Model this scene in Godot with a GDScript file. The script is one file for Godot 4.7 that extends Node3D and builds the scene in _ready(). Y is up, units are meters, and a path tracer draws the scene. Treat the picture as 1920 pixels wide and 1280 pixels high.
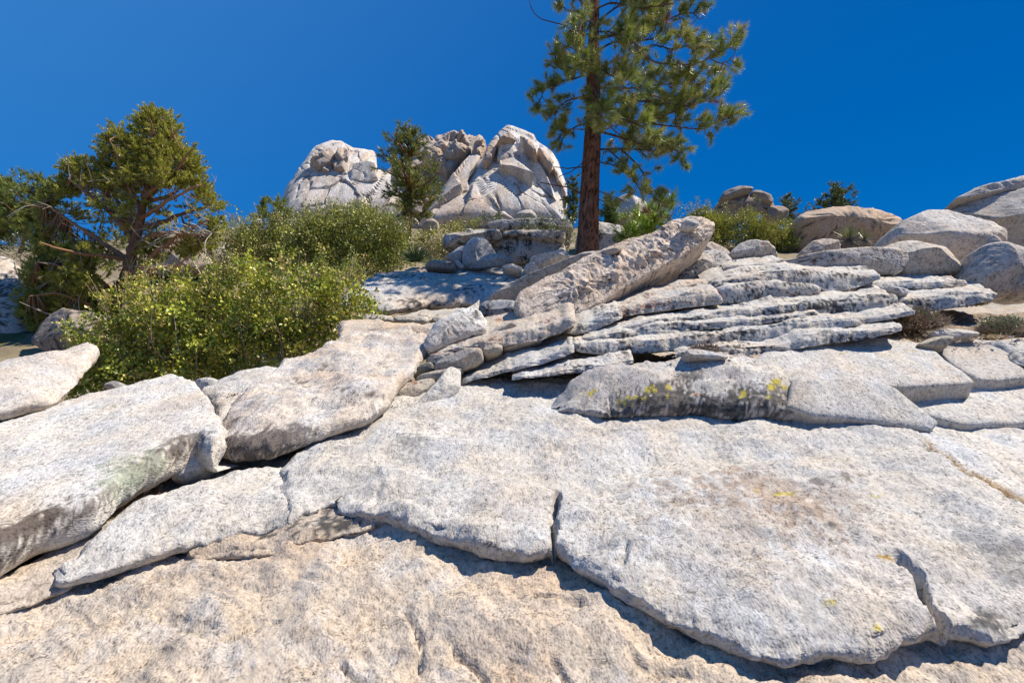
extends Node3D
# A granite hillside under a deep blue sky: bed rock and slabs in front, stacked ledges and boulders,
# pines, a juniper and scrub up the slope, two pale granite domes far behind.
# Outlines are given as "x,y x,y" on a 1920x1280 view of the slope and set at their own real distance.

const FOCAL := 1004.0
const SLOPE := 0.364
const EYE := Vector3(0, 1.6, 0)
var lens_basis := Basis.from_euler(Vector3(deg_to_rad(5.0), 0, 0))
var used := {}
var jobs := []
var made := []
var noise := FastNoiseLite.new()
var ridge := FastNoiseLite.new()
var cells := FastNoiseLite.new()
var cracks_noise := FastNoiseLite.new()
var block_noise := FastNoiseLite.new()
var M := {}
var rng := RandomNumberGenerator.new()
var leaf_meshes := {}

# ---------------------------------------------------------------- view and ground helpers
func ray(x: float, y: float) -> Vector3:
	var v := lens_basis * Vector3((x - 960.0) / FOCAL, (640.0 - y) / FOCAL, -1.0)
	return v / -v.z

func at(x: float, y: float, d: float) -> Vector3:
	return EYE + ray(x, y) * d

func dep(x: float, y: float, off := 0.0) -> float:   # distance at which the view meets the slope, raised by off
	return (EYE.y - off) / (SLOPE - ray(x, y).y)

func sm(a: float, b: float, x: float) -> float:
	return smoothstep(a, b, x) if a < b else 1.0 - smoothstep(b, a, x)

func ground_y(x: float, d: float) -> float:
	var y := SLOPE * d
	if d > 16.0:
		var e := 0.264 + 0.040 * (1.0 - exp(-(d - 16.0) / 30.0))
		var r := x / d
		e -= 0.060 * sm(0.25, 0.6, r) * sm(16.0, 28.0, d)
		e -= 0.035 * sm(0.5, 0.95, -r) * sm(16.0, 30.0, d)
		y = 1.6 + d * e
	elif d < 0.5:
		y = SLOPE * 0.5 + (d - 0.5) * 0.2
	y -= 1.5 * sm(-0.9, -3.0, x) * sm(3.9, 6.6, d) * sm(24.0, 13.0, d)
	y -= 0.5 * sm(-2.2, -1.0, x) * sm(4.9, 5.8, d) * sm(18.0, 13.0, d)
	return y - 0.012

# ---------------------------------------------------------------- naming, parts, metas
func numbered(called: String) -> String:
	if not used.has(called):
		used[called] = 0
		return called
	used[called] += 1
	return "%s_%03d" % [called, used[called]]

func tag(o: Node3D, label: String, category: String, group := "", kind := "") -> void:
	if label: o.set_meta("label", label)
	if category: o.set_meta("category", category)
	if group: o.set_meta("group", group)
	if kind: o.set_meta("kind", kind)

func thing(called: String, label: String, category: String, place: Vector3, group := "") -> Node3D:
	var o := Node3D.new()
	o.name = numbered(called)
	o.position = place
	add_child(o, true)
	tag(o, label, category, group)
	return o

func part(called: String, mesh: Mesh, mat: Material, parent: Node3D, place := Vector3.ZERO) -> MeshInstance3D:
	var o := MeshInstance3D.new()
	o.name = called
	o.mesh = mesh
	o.material_override = mat
	o.position = place
	parent.add_child(o, true)
	return o

func third(s: String) -> PackedFloat32Array:   # an optional third value of each point, -1 where there is none
	var out := PackedFloat32Array()
	for w in s.split(" ", false):
		var c := w.split(",")
		out.append(float(c[2]) if c.size() > 2 else -1.0)
	return out

func pts(s: String) -> PackedVector2Array:
	var out := PackedVector2Array()
	for w in s.split(" ", false):
		var c := w.split(",")
		out.append(Vector2(float(c[0]), float(c[1])))
	return out

# ---------------------------------------------------------------- mesh arrays
func finish(v: PackedVector3Array, idx: PackedInt32Array, outward) -> PackedVector3Array:
	# smooth normals; outward is a Vector3 centre (closed shapes) or null (the sheet's normals point up)
	var n := PackedVector3Array()
	n.resize(v.size())
	for t in range(0, idx.size(), 3):
		var a := idx[t]
		var b := idx[t + 1]
		var c := idx[t + 2]
		var f := (v[c] - v[a]).cross(v[b] - v[a])
		n[a] += f
		n[b] += f
		n[c] += f
	var s := 0.0
	for i in v.size():
		n[i] = n[i].normalized()
		s += n[i].y if outward == null else n[i].dot(v[i] - outward)
	if s < 0.0:
		for i in v.size(): n[i] = -n[i]
		for t in range(0, idx.size(), 3):
			var k := idx[t + 1]
			idx[t + 1] = idx[t + 2]
			idx[t + 2] = k
	return n

func array_mesh(v: PackedVector3Array, n: PackedVector3Array, c: PackedColorArray, idx: PackedInt32Array) -> ArrayMesh:
	var a := []
	a.resize(Mesh.ARRAY_MAX)
	a[Mesh.ARRAY_VERTEX] = v
	a[Mesh.ARRAY_NORMAL] = n
	if c.size() == v.size(): a[Mesh.ARRAY_COLOR] = c
	a[Mesh.ARRAY_INDEX] = idx
	var m := ArrayMesh.new()
	m.add_surface_from_arrays(Mesh.PRIMITIVE_TRIANGLES, a)
	return m

# ---------------------------------------------------------------- rock colour: real stains, lichen and mineral tone
func rock_color(p: Vector3, nrm: Vector3, st: Dictionary) -> Color:
	var s: float = st.get("scale", 1.0)
	var c: Color = st.col
	var q := p / s
	var n1 := noise.get_noise_3dv(q * 1.1)
	var n2 := noise.get_noise_3dv(q * 2.7 + Vector3(31, 7, 3))
	c = c * (1.0 + 0.09 * n1 + 0.10 * n2)
	var warm: float = st.get("warm", 0.25)
	c = c.lerp(Color(0.56, 0.41, 0.29) * (1.0 + 0.3 * n2), clampf(sm(-0.05, 0.45, noise.get_noise_3dv(q * 0.8 + Vector3(5, 50, 9))) * warm, 0, 1))
	var cool: float = st.get("cool", 0.2)
	c = c.lerp(Color(0.37, 0.37, 0.375), clampf(sm(0.05, 0.4, noise.get_noise_3dv(q * 1.6 + Vector3(70, 3, 40))) * cool, 0, 1))
	var crust: float = st.get("crust", 0.0)
	if crust > 0.0: c = c.lerp(Color(0.55, 0.55, 0.56) * (1.0 + 0.3 * n2), sm(0.0, 0.07, noise.get_noise_3dv(q * 2.0 + Vector3(8, 66, 21)) + 0.35 * noise.get_noise_3dv(q * 9.0) - 0.16 + 0.2 * noise.get_noise_3dv(q * 0.6)) * crust)
	var streak: float = st.get("streak", 0.0)
	if streak > 0.0:   # water stains that run down a face
		c = c.lerp(Color(0.50, 0.39, 0.30), sm(0.08, 0.32, noise.get_noise_3d(q.x * 5.0, q.y * 0.9, q.z * 2.0)) * streak)
		c = c.lerp(Color(0.40, 0.40, 0.41), sm(0.10, 0.30, noise.get_noise_3d(q.x * 8.0 + 40.0, q.y * 1.2, q.z * 2.0)) * streak * 0.8)
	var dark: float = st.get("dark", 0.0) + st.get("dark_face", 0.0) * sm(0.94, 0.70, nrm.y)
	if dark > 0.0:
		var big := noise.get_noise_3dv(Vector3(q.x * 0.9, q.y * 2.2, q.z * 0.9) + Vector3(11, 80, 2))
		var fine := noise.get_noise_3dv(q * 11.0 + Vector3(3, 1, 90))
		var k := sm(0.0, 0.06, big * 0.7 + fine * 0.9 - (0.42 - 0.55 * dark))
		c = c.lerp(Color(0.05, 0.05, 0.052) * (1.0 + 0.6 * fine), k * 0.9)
	var rust: float = st.get("rust", 0.0)
	if rust > 0.0:
		var k2 := sm(0.0, 0.08, noise.get_noise_3dv(Vector3(q.x * 2.0, q.y * 5.0, q.z * 2.0) + Vector3(40, 20, 60)) * 0.7 + noise.get_noise_3dv(q * 12.0) * 0.6 - (0.5 - 0.45 * rust))
		c = c.lerp(Color(0.27, 0.085, 0.03), k2 * 0.85)
	for sp in st.get("_stains", []):
		var dd: float = p.distance_to(sp[0])
		if dd < sp[1] * 1.8:
			var kk := sm(1.0, 0.82, dd / sp[1] * 0.8 + 0.7 * noise.get_noise_3dv(p * sp[4]) + 1.1 * noise.get_noise_3dv(p * sp[4] * 5.0))
			c = c.lerp(sp[2], kk * sp[3])
	var yellow: float = st.get("yellow", 0.0)
	if yellow > 0.0:
		var k3 := sm(0.0, 0.05, noise.get_noise_3dv(q * 3.0 + Vector3(90, 20, 6)) * 0.6 + noise.get_noise_3dv(q * 16.0 + Vector3(1, 5, 1)) * 0.7 - (0.62 - 0.3 * yellow))
		c = c.lerp(Color(0.62, 0.52, 0.03), k3)
	return c

# ---------------------------------------------------------------- a separate stone: an outline on its own plane, swollen to front and back
func stone(called: String, label: String, category: String, group: String, outline: String, st: Dictionary, parent: Node3D = null) -> void:
	jobs.append({"kind": "stone", "name": called, "label": label, "category": category, "group": group, "poly": pts(outline), "st": st, "parent": parent})

func build_stone(J: Dictionary) -> Dictionary:
	var st: Dictionary = J.st
	var poly: PackedVector2Array = J.poly
	var lo := poly[0]
	var hi := poly[0]
	for p in poly:
		lo = lo.min(p)
		hi = hi.max(p)
	var mid := (lo + hi) * 0.5
	var d: float = st.get("d", 0.0)
	if st.has("fd"): d = st.fd
	if d == 0.0: d = dep(mid.x, hi.y, st.get("off", 0.25)) + st.get("behind", 0.0)
	var n: Vector3 = st.get("n", Vector3(0, 0.25, 1)).normalized()
	var c0 := at(mid.x, mid.y, d)
	if st.has("fd"):   # the plane stands on its foot, at that distance
		var ft3 := at(mid.x, hi.y, st.fd)
		var rm := ray(mid.x, mid.y)
		c0 = EYE + rm * ((ft3 - EYE).dot(n) / rm.dot(n))
	var u := Vector3.UP.cross(n).normalized()
	var w := n.cross(u)
	# outline on the plane
	var flat := PackedVector2Array()
	for p in poly:
		var r := ray(p.x, p.y)
		var t := (c0 - EYE).dot(n) / r.dot(n)
		var q := EYE + r * t - c0
		flat.append(Vector2(q.dot(u), q.dot(w)))
	var total := 0.0
	var cen := Vector2.ZERO
	var area := 0.0
	for i in flat.size():
		var a := flat[i]
		var b := flat[(i + 1) % flat.size()]
		total += a.distance_to(b)
		var cr := a.cross(b)
		area += cr
		cen += (a + b) * cr
	cen /= 3.0 * area
	area = absf(area) * 0.5
	var size := sqrt(area)
	# main axis
	var cxx := 0.0
	var cxy := 0.0
	var cyy := 0.0
	for i in flat.size():
		var a := flat[i]
		var b := flat[(i + 1) % flat.size()]
		var l := a.distance_to(b)
		var e := (a + b) * 0.5 - cen
		cxx += e.x * e.x * l
		cxy += e.x * e.y * l
		cyy += e.y * e.y * l
	var ang := 0.5 * atan2(2.0 * cxy, cxx - cyy)
	var ax := Vector2.from_angle(ang)
	var ay := ax.orthogonal()
	var rx := 0.0
	var ry := 0.0
	for p in flat:
		rx = maxf(rx, absf((p - cen).dot(ax)))
		ry = maxf(ry, absf((p - cen).dot(ay)))
	var spine: float = maxf(0.0, rx - ry * 1.1) * 0.8
	var px := FOCAL / d * 0.533
	var step: float = st.get("step", 2.2) / px
	var cols := clampi(int(total / step), 28, 460)
	var rows := clampi(int(ry / step * 0.9), 7, 64)
	var back_rows := maxi(6, rows * 2 / 3)
	var front: float = st.get("front", size * 0.35)
	var back: float = st.get("back", size * 0.5)
	var pw: float = st.get("pw", 2.6)
	var rough: float = st.get("rough", 0.035) * size
	var fr: float = st.get("freq", 2.6) / size
	var seedv := Vector3(mid.x * 0.37, mid.y * 0.61, 5.0)
	# resampled outline with a ragged edge
	var ring := PackedVector2Array()
	var seg := 0
	var run := 0.0
	var seglen := flat[0].distance_to(flat[1])
	for i in cols:
		var want := total * i / cols
		while want > run + seglen and seg < flat.size() - 1:
			run += seglen
			seg += 1
			seglen = flat[seg].distance_to(flat[(seg + 1) % flat.size()])
		ring.append(flat[seg].lerp(flat[(seg + 1) % flat.size()], clampf((want - run) / maxf(seglen, 1e-6), 0, 1)))
	var soft: int = st.get("soft", 2)
	for k in soft:
		var r2 := ring.duplicate()
		for i in cols: r2[i] = ring[i] * 0.5 + (ring[(i + 1) % cols] + ring[(i + cols - 1) % cols]) * 0.25
		ring = r2
	var vor: int = st.get("vor", 0)
	var cuts: Array = []
	var lr := RandomNumberGenerator.new()
	lr.seed = int(mid.x * 131 + mid.y * 17)
	for k in int(st.get("cut", 0 if vor > 0 else 6)):
		var th := lr.randf() * TAU
		var tl := lr.randf_range(0.35, 1.0)
		cuts.append([Vector3(cos(th) * tl, sin(th) * tl, 1.0).normalized(), lr.randf_range(0.66, 0.90)])
	var pit: float = st.get("pit", 0.0) * size
	var pit_freq: float = st.get("pit_freq", 9.0)
	var fa: float = st.get("facet", 0.0) * size
	var ft: float = st.get("tilt", 0.25)
	var va := Vector2.from_angle(st.get("grain", 0.6))
	var vstretch: float = st.get("stretch", 1.4)
	var vs := PackedVector2Array()
	var vo := PackedFloat32Array()
	var vt := PackedVector2Array()
	var vcell := size / sqrt(maxf(1.0, vor))
	var fcr: float = st.get("seam", 0.12) * vcell
	var vwarp := vcell * 0.14
	var vwf := 0.9 / vcell
	for k in vor:
		var q := ax * lr.randf_range(-rx, rx) + ay * lr.randf_range(-ry, ry)
		vs.append(Vector2(q.dot(va), q.dot(va.orthogonal()) * vstretch))
		vo.append(lr.randf_range(-1, 1))
		vt.append(Vector2(lr.randf_range(-1, 1), lr.randf_range(-1, 1)))
	var bed: float = st.get("bedding", 0.0) * size
	var v := PackedVector3Array()
	var total_rows := rows + back_rows
	for k in total_rows + 1:
		var fo := k <= rows
		var tk := float(k) / rows if fo else 1.0 - float(k - rows) / back_rows
		var phi := PI * 0.5 * (1.0 - pow(1.0 - tk, 1.4))
		var rho := sin(phi)
		var h := pow(maxf(0.0, 1.0 - pow(rho, pw)), 1.0 / pw)
		for i in cols:
			var e := ring[i] - cen
			var sp := ax * clampf(e.dot(ax), -spine, spine)
			var q := sp + (e - sp) * rho
			var hz := h
			for cut in cuts:
				if not fo: break
				var g := Vector3(q.dot(ax) / rx, q.dot(ay) / ry, hz)
				var over: float = g.dot(cut[0]) - cut[1]
				if over > 0.0:
					g -= cut[0] * over
					q = ax * g.x * rx + ay * g.y * ry
					hz = g.z
			var outv := (u * (e - sp).x + w * (e - sp).y).normalized() * rho + n * (h if fo else -h)
			outv = outv.normalized()
			var P := c0 + u * (cen.x + q.x) + w * (cen.y + q.y) + n * (hz * front if fo else -hz * back)
			var s := P + seedv
			var dis := noise.get_noise_3dv(s * fr) * rough * 1.1 + noise.get_noise_3dv(s * fr * 4.0) * rough * 0.28 + ridge.get_noise_3dv(s * fr * 2.2) * rough * 0.22
			var wt := lerpf(1.0, 0.35, pow(rho, 6.0))
			if pit > 0.0:
				dis -= pit * sm(0.25, 0.7, -cells.get_noise_3dv(s * pit_freq / size)) * sm(-0.2, 0.3, noise.get_noise_3dv(s * fr)) 
			if vor > 0 and fo:
				var fq := Vector2(q.dot(va), q.dot(va.orthogonal()) * vstretch)
				fq += Vector2(noise.get_noise_2d(fq.x * vwf, fq.y * vwf), noise.get_noise_2d(fq.x * vwf + 50.0, fq.y * vwf)) * vwarp
				var d1 := 1e9
				var d2 := 1e9
				var bi := 0
				for si in vor:
					var dq := fq.distance_squared_to(vs[si])
					if dq < d1:
						d2 = d1
						d1 = dq
						bi = si
					elif dq < d2: d2 = dq
				var edge := sqrt(d2) - sqrt(d1)
				var lift: float = vo[bi] * fa + (fq - vs[bi]).dot(vt[bi]) * ft - fcr * sm(vcell * 0.10, 0.0, edge)
				dis += lift * (1.0 - pow(rho, 5.0))
			if bed > 0.0:
				dis += bed * ridge.get_noise_2d(P.y * fr * 2.6 + noise.get_noise_3dv(s * fr * 0.5), 3.0 + P.x * fr * 0.12)
			v.append(P + outv * dis * wt)
	var idx := PackedInt32Array()
	for k in total_rows:
		for i in cols:
			var a := k * cols + i
			var b := k * cols + (i + 1) % cols
			idx.append_array([a, b, a + cols, b, b + cols, a + cols])
	return shaded(J, v, idx, c0 - n * (back - front) * 0.5)

func shaded(J: Dictionary, v: PackedVector3Array, idx: PackedInt32Array, outward) -> Dictionary:
	var nrm := finish(v, idx, outward)
	var c := PackedColorArray()
	c.resize(v.size())
	var low := v[0]
	var lo := v[0]
	var hi := v[0]
	for i in v.size():
		c[i] = rock_color(v[i], nrm[i], J.st)
		lo = lo.min(v[i])
		hi = hi.max(v[i])
	var base := Vector3((lo.x + hi.x) * 0.5, lo.y, (lo.z + hi.z) * 0.5)
	for i in v.size(): v[i] -= base
	return {"v": v, "n": nrm, "c": c, "i": idx, "base": base}

# ---------------------------------------------------------------- a slab lying on the slope: outline at its foot, flat top, broken edge, undercut
func sheet(called: String, label: String, category: String, group: String, outline: String, st: Dictionary) -> void:
	jobs.append({"kind": "sheet", "name": called, "label": label, "category": category, "group": group, "poly": pts(outline), "up": third(outline), "st": st, "parent": null})

func on_plane(p: Vector2, a: float, b: float, c: float) -> Vector2:
	var r := ray(p.x, p.y)
	var d := (EYE.y - a) / (c + b * r.x - r.y)
	return Vector2(r.x * d, d)

func seg_dist(p: Vector2, a: Vector2, b: Vector2) -> float:
	var e := b - a
	var q := p - a - e * clampf((p - a).dot(e) / e.length_squared(), 0, 1)
	return q.length()

func poly_sd(p: Vector2, poly: PackedVector2Array) -> float:
	var best := 1e9
	var inside := false
	var n := poly.size()
	var b := poly[n - 1]
	for i in n:
		var a := poly[i]
		var e := b - a
		var w := p - a
		var q := w - e * clampf(w.dot(e) / e.length_squared(), 0, 1)
		best = minf(best, q.length_squared())
		if (a.y > p.y) != (b.y > p.y) and p.x < (b.x - a.x) * (p.y - a.y) / (b.y - a.y) + a.x: inside = not inside
		b = a
	best = sqrt(best)
	return best if inside else -best

func build_sheet(J: Dictionary) -> Dictionary:
	var st: Dictionary = J.st
	var poly: PackedVector2Array = J.poly
	var T: float = st.get("T", 0.15)
	var pb: float = st.get("b", 0.0)
	var pc: float = st.get("c", SLOPE)
	# the plane turns about the slope at the pivot
	var piv: PackedVector2Array = pts(st.get("pivot", "960,900"))
	var pv := on_plane(piv[0], st.get("a", 0.0), 0.0, SLOPE)
	var pa: float = st.get("a", 0.0) + SLOPE * pv.y - pb * pv.x - pc * pv.y
	if st.has("pd"):
		var w3 := at(piv[0].x, piv[0].y, st.pd)
		pa = w3.y - pb * w3.x + pc * w3.z
	var gap: float = st.get("gap", 0.03)
	var m := poly.size()
	var turn := 0.0
	for i in m: turn += poly[i].cross(poly[(i + 1) % m])
	var flat := PackedVector2Array()
	var ups := PackedFloat32Array()
	for i in m:
		var e := (poly[(i + 1) % m] - poly[i]).normalized() + (poly[i] - poly[(i + m - 1) % m]).normalized()
		var out := Vector2(e.y, -e.x).normalized() * signf(turn)
		var up: float = sm(0.15, -0.25, out.y) if J.up[i] < 0.0 else J.up[i]
		ups.append(up)
		flat.append(on_plane(poly[i], pa + lerpf(gap, T, up), pb, pc))
	var g: float = st.get("g", 0.03)
	var lo := flat[0]
	var hi := flat[0]
	for p in flat:
		lo = lo.min(p)
		hi = hi.max(p)
	lo -= Vector2.ONE * g * 3.0
	hi += Vector2.ONE * g * 3.0
	var nx := int((hi.x - lo.x) / g) + 2
	var ny := int((hi.y - lo.y) / g) + 2
	# distance to the outline, coarse far from it and exact near it
	var cg := 6
	var cnx := nx / cg + 2
	var cny := ny / cg + 2
	var coarse := PackedFloat32Array()
	var fronts := PackedFloat32Array()   # distance to the edges that face down the slope: only these are worn round
	for j in cny:
		for i in cnx:
			var p := lo + Vector2(i, j) * g * cg
			coarse.append(poly_sd(p, flat))
			var best := 9.0
			for k in m:
				if ups[k] < 0.6 and ups[(k + 1) % m] < 0.6: best = minf(best, seg_dist(p, flat[k], flat[(k + 1) % m]))
			fronts.append(best)
	var rag: float = st.get("rag", 0.012)
	var near := g * cg * 1.6
	var sd := PackedFloat32Array()
	sd.resize(nx * ny)
	for j in ny:
		for i in nx:
			var p := lo + Vector2(i, j) * g
			var ci := i / cg
			var cj := j / cg
			var fx := float(i % cg) / cg
			var fy := float(j % cg) / cg
			var k := cj * cnx + ci
			var s := lerpf(lerpf(coarse[k], coarse[k + 1], fx), lerpf(coarse[k + cnx], coarse[k + cnx + 1], fx), fy)
			if absf(s) < near: s = poly_sd(p, flat)
			sd[j * nx + i] = s + rag * (noise.get_noise_2d(p.x * 3.5, p.y * 3.5) * 1.6 + 0.5 * noise.get_noise_2d(p.x * 14.0, p.y * 14.0 + 40.0) + 0.55 * block_noise.get_noise_2d(p.x * 7.0, p.y * 7.0) + 0.3 * block_noise.get_noise_2d(p.x * 21.0, p.y * 21.0))
	var lip_r: float = st.get("lip", 0.2)
	var lip_d: float = st.get("drop", 0.05)
	var er: float = st.get("edge", 0.03)
	var amp: float = st.get("rough", 0.02)
	var fr: float = st.get("freq", 1.2)
	var ter: float = st.get("flake", 0.008)
	var bumps := []
	for bp in st.get("bumps", []):
		bumps.append([on_plane(Vector2(bp[0], bp[1]), pa + T, pb, pc), bp[2], bp[3]])
	var cracks := []
	for cr in st.get("cracks", []):
		var line := PackedVector2Array()
		for p in pts(cr[0]): line.append(on_plane(p, pa + T * 0.6, pb, pc))
		var bl := line[0]
		var bh := line[0]
		for p in line:
			bl = bl.min(p)
			bh = bh.max(p)
		cracks.append([line, cr[1], cr[2], Rect2(bl - Vector2.ONE * 0.12, bh - bl + Vector2.ONE * 0.24)])
	var fade: Array = st.get("fade", [])
	var v := PackedVector3Array()
	var top := func(p: Vector2, s: float) -> float:
		var y := pa + pb * p.x + pc * p.y + T
		var gp := (p - lo) / (g * cg)
		var g0 := clampi(int(gp.x), 0, cnx - 2)
		var g1 := clampi(int(gp.y), 0, cny - 2)
		var gk := g1 * cnx + g0
		var fs := lerpf(lerpf(fronts[gk], fronts[gk + 1], gp.x - g0), lerpf(fronts[gk + cnx], fronts[gk + cnx + 1], gp.x - g0), gp.y - g1)
		y -= lip_d * pow(1.0 - clampf(fs / lip_r, 0, 1), 2.0)
		if fade.size() > 1: y -= T * sm(fade[1], fade[0], p.x + 0.25 * noise.get_noise_2d(p.x * 1.2, p.y * 1.2))
		if fade.size() > 3: y -= T * sm(fade[2], fade[3], p.x + 0.25 * noise.get_noise_2d(p.x * 1.2, p.y * 1.2))
		var e := 1.0 - clampf(s / er, 0, 1)
		y -= er * (1.0 - sqrt(maxf(0.0, 1.0 - e * e))) * 0.8
		y += amp * (noise.get_noise_2d(p.x * fr, p.y * fr) * 1.6 + noise.get_noise_2d(p.x * fr * 3.0 + 9.0, p.y * fr * 4.0) * 0.6 + ridge.get_noise_2d(p.x * fr * 2.0, p.y * fr * 3.2) * 0.2)
		if ter > 0.0:
			var q := noise.get_noise_2d(p.x * 1.3 + 70.0, p.y * 2.2) * 5.0
			y += ter * (floorf(q) + sm(0.0, 0.14, q - floorf(q)))
			var q2 := noise.get_noise_2d(p.x * 4.0 + 20.0, p.y * 8.0 + 5.0) * 3.0
			y += ter * 0.5 * (floorf(q2) + sm(0.0, 0.3, q2 - floorf(q2)))
		for bp in bumps:
			var r: float = p.distance_to(bp[0]) / bp[1]
			if r < 2.5: y += bp[2] * exp(-r * r)
		for cr in cracks:
			if cr[3].has_point(p):
				var near_d := 1e9
				for i in cr[0].size() - 1: near_d = minf(near_d, seg_dist(p, cr[0][i], cr[0][i + 1]))
				near_d += noise.get_noise_2d(p.x * 20.0, p.y * 20.0) * 0.01
				y -= cr[2] * sm(cr[1], cr[1] * 0.35, near_d)
		return y
	var spots := []
	var all_spots := []
	var sr := RandomNumberGenerator.new()
	sr.seed = 9
	for sp in st.get("stains", []):   # crusts of lichen grow as groups of small rosettes
		if sp[2] > 0.055:
			all_spots.append(sp)
			continue
		for k in 6:
			var spread: float = sp[2] * 1.5 * FOCAL / 3.5
			all_spots.append([sp[0] + sr.randf_range(-1.6, 1.6) * spread, sp[1] + sr.randf_range(-0.5, 0.5) * spread, sp[2] * sr.randf_range(0.25, 0.6), sp[3], sp[4]])
	for sp in all_spots:
		var r := ray(sp[0], sp[1])
		var dd := lo.y
		while dd < hi.y:
			var w2 := Vector2(r.x * dd, dd)
			if w2.x > lo.x and w2.x < hi.x:
				var yt: float = top.call(w2, 1.0)
				if yt >= EYE.y + r.y * dd and poly_sd(w2, flat) > -0.05:
					spots.append([Vector3(w2.x, yt, -dd), sp[2], sp[3], sp[4], 0.8 / sp[2]])
					break
			dd += 0.02
	st["_stains"] = spots
	var id := PackedInt32Array()
	id.resize(nx * ny)
	id.fill(-1)
	for j in ny:
		for i in nx:
			var s := sd[j * nx + i]
			if s > 0.0:
				id[j * nx + i] = v.size()
				var p := lo + Vector2(i, j) * g
				v.append(Vector3(p.x, top.call(p, s), -p.y))
	var eh := PackedInt32Array()
	eh.resize(nx * ny * 2)
	eh.fill(-1)
	var under: float = st.get("under", 0.12)
	var prof := [[0.01, 0.10], [0.022, 0.28], [0.024, 0.48], [0.016, 0.68], [0.0, 0.86], [-0.025, 1.0]]
	var rise: float = st.get("wall", 0.012)
	var idx := PackedInt32Array()
	var K := prof.size() + 2
	var ring := [0, 0, 0, 0, 0, 0, 0, 0]
	for j in ny - 1:
		for i in nx - 1:
			var cs := [j * nx + i, j * nx + i + 1, (j + 1) * nx + i + 1, (j + 1) * nx + i]
			var ins := 0
			for c in cs: ins += 1 if id[c] >= 0 else 0
			if ins == 0: continue
			if ins == 4:
				var a := id[cs[0]]
				var b := id[cs[1]]
				var c := id[cs[2]]
				var e := id[cs[3]]
				idx.append_array([a, b, c, a, c, e])
				continue
			var poly_ids := []
			var gone := -1
			var came := -1
			for k in 4:
				var ca: int = cs[k]
				var cb: int = cs[(k + 1) % 4]
				if id[ca] >= 0: poly_ids.append(id[ca])
				if (id[ca] >= 0) == (id[cb] >= 0): continue
				var key: int = (mini(ca, cb)) * 2 + (0 if k % 2 == 0 else 1)
				if eh[key] < 0:
					var t := sd[ca] / (sd[ca] - sd[cb])
					var pa2 := lo + Vector2(ca % nx, ca / nx) * g
					var pb2 := lo + Vector2(cb % nx, cb / nx) * g
					var p := pa2.lerp(pb2, t)
					eh[key] = v.size()
					var gi := clampi(i, 4, nx - 6)
					var gj := clampi(j, 4, ny - 6)
					var gx := sd[gj * nx + gi + 5] - sd[gj * nx + gi - 4]
					var gy := sd[(gj + 5) * nx + gi] - sd[(gj - 4) * nx + gi]
					var o := -Vector2(gx, gy).normalized()
					var y0: float = top.call(p, 0.0)
					var yb := minf(pa + pb * p.x + pc * p.y + gap, y0 - 0.006)
					v.append(Vector3(p.x, y0, -p.y))
					for pr in prof:
						var jag := noise.get_noise_3d(p.x * 5.0, p.y * 5.0, pr[1] * T * 14.0) * rise * 2.0 + noise.get_noise_3d(p.x * 16.0, p.y * 16.0, pr[1] * T * 50.0) * rise
						var q: Vector2 = p + o * (pr[0] + jag)
						v.append(Vector3(q.x, lerpf(y0, yb, pr[1]), -q.y))
					var q2 := p - o * under
					v.append(Vector3(q2.x, yb + 0.006, -q2.y))
				poly_ids.append(eh[key])
				if id[ca] >= 0: gone = eh[key]
				else: came = eh[key]
				if gone >= 0 and came >= 0:
					for w in K - 1: idx.append_array([gone + w, gone + w + 1, came + w, came + w, gone + w + 1, came + w + 1])
					gone = -1
					came = -1
			for k in range(1, poly_ids.size() - 1): idx.append_array([poly_ids[0], poly_ids[k], poly_ids[k + 1]])
	return shaded(J, v, idx, null)

# ---------------------------------------------------------------- a layer of rock seen from its broken edge: foot line, lip line, and a top that runs back into the slope
# outline: "x,lip,foot ..." along the edge on the view
func stratum(called: String, label: String, category: String, group: String, outline: String, st: Dictionary) -> void:
	jobs.append({"kind": "stratum", "name": called, "label": label, "category": category, "group": group, "poly": pts(outline), "up": third(outline), "st": st, "parent": null})

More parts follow.
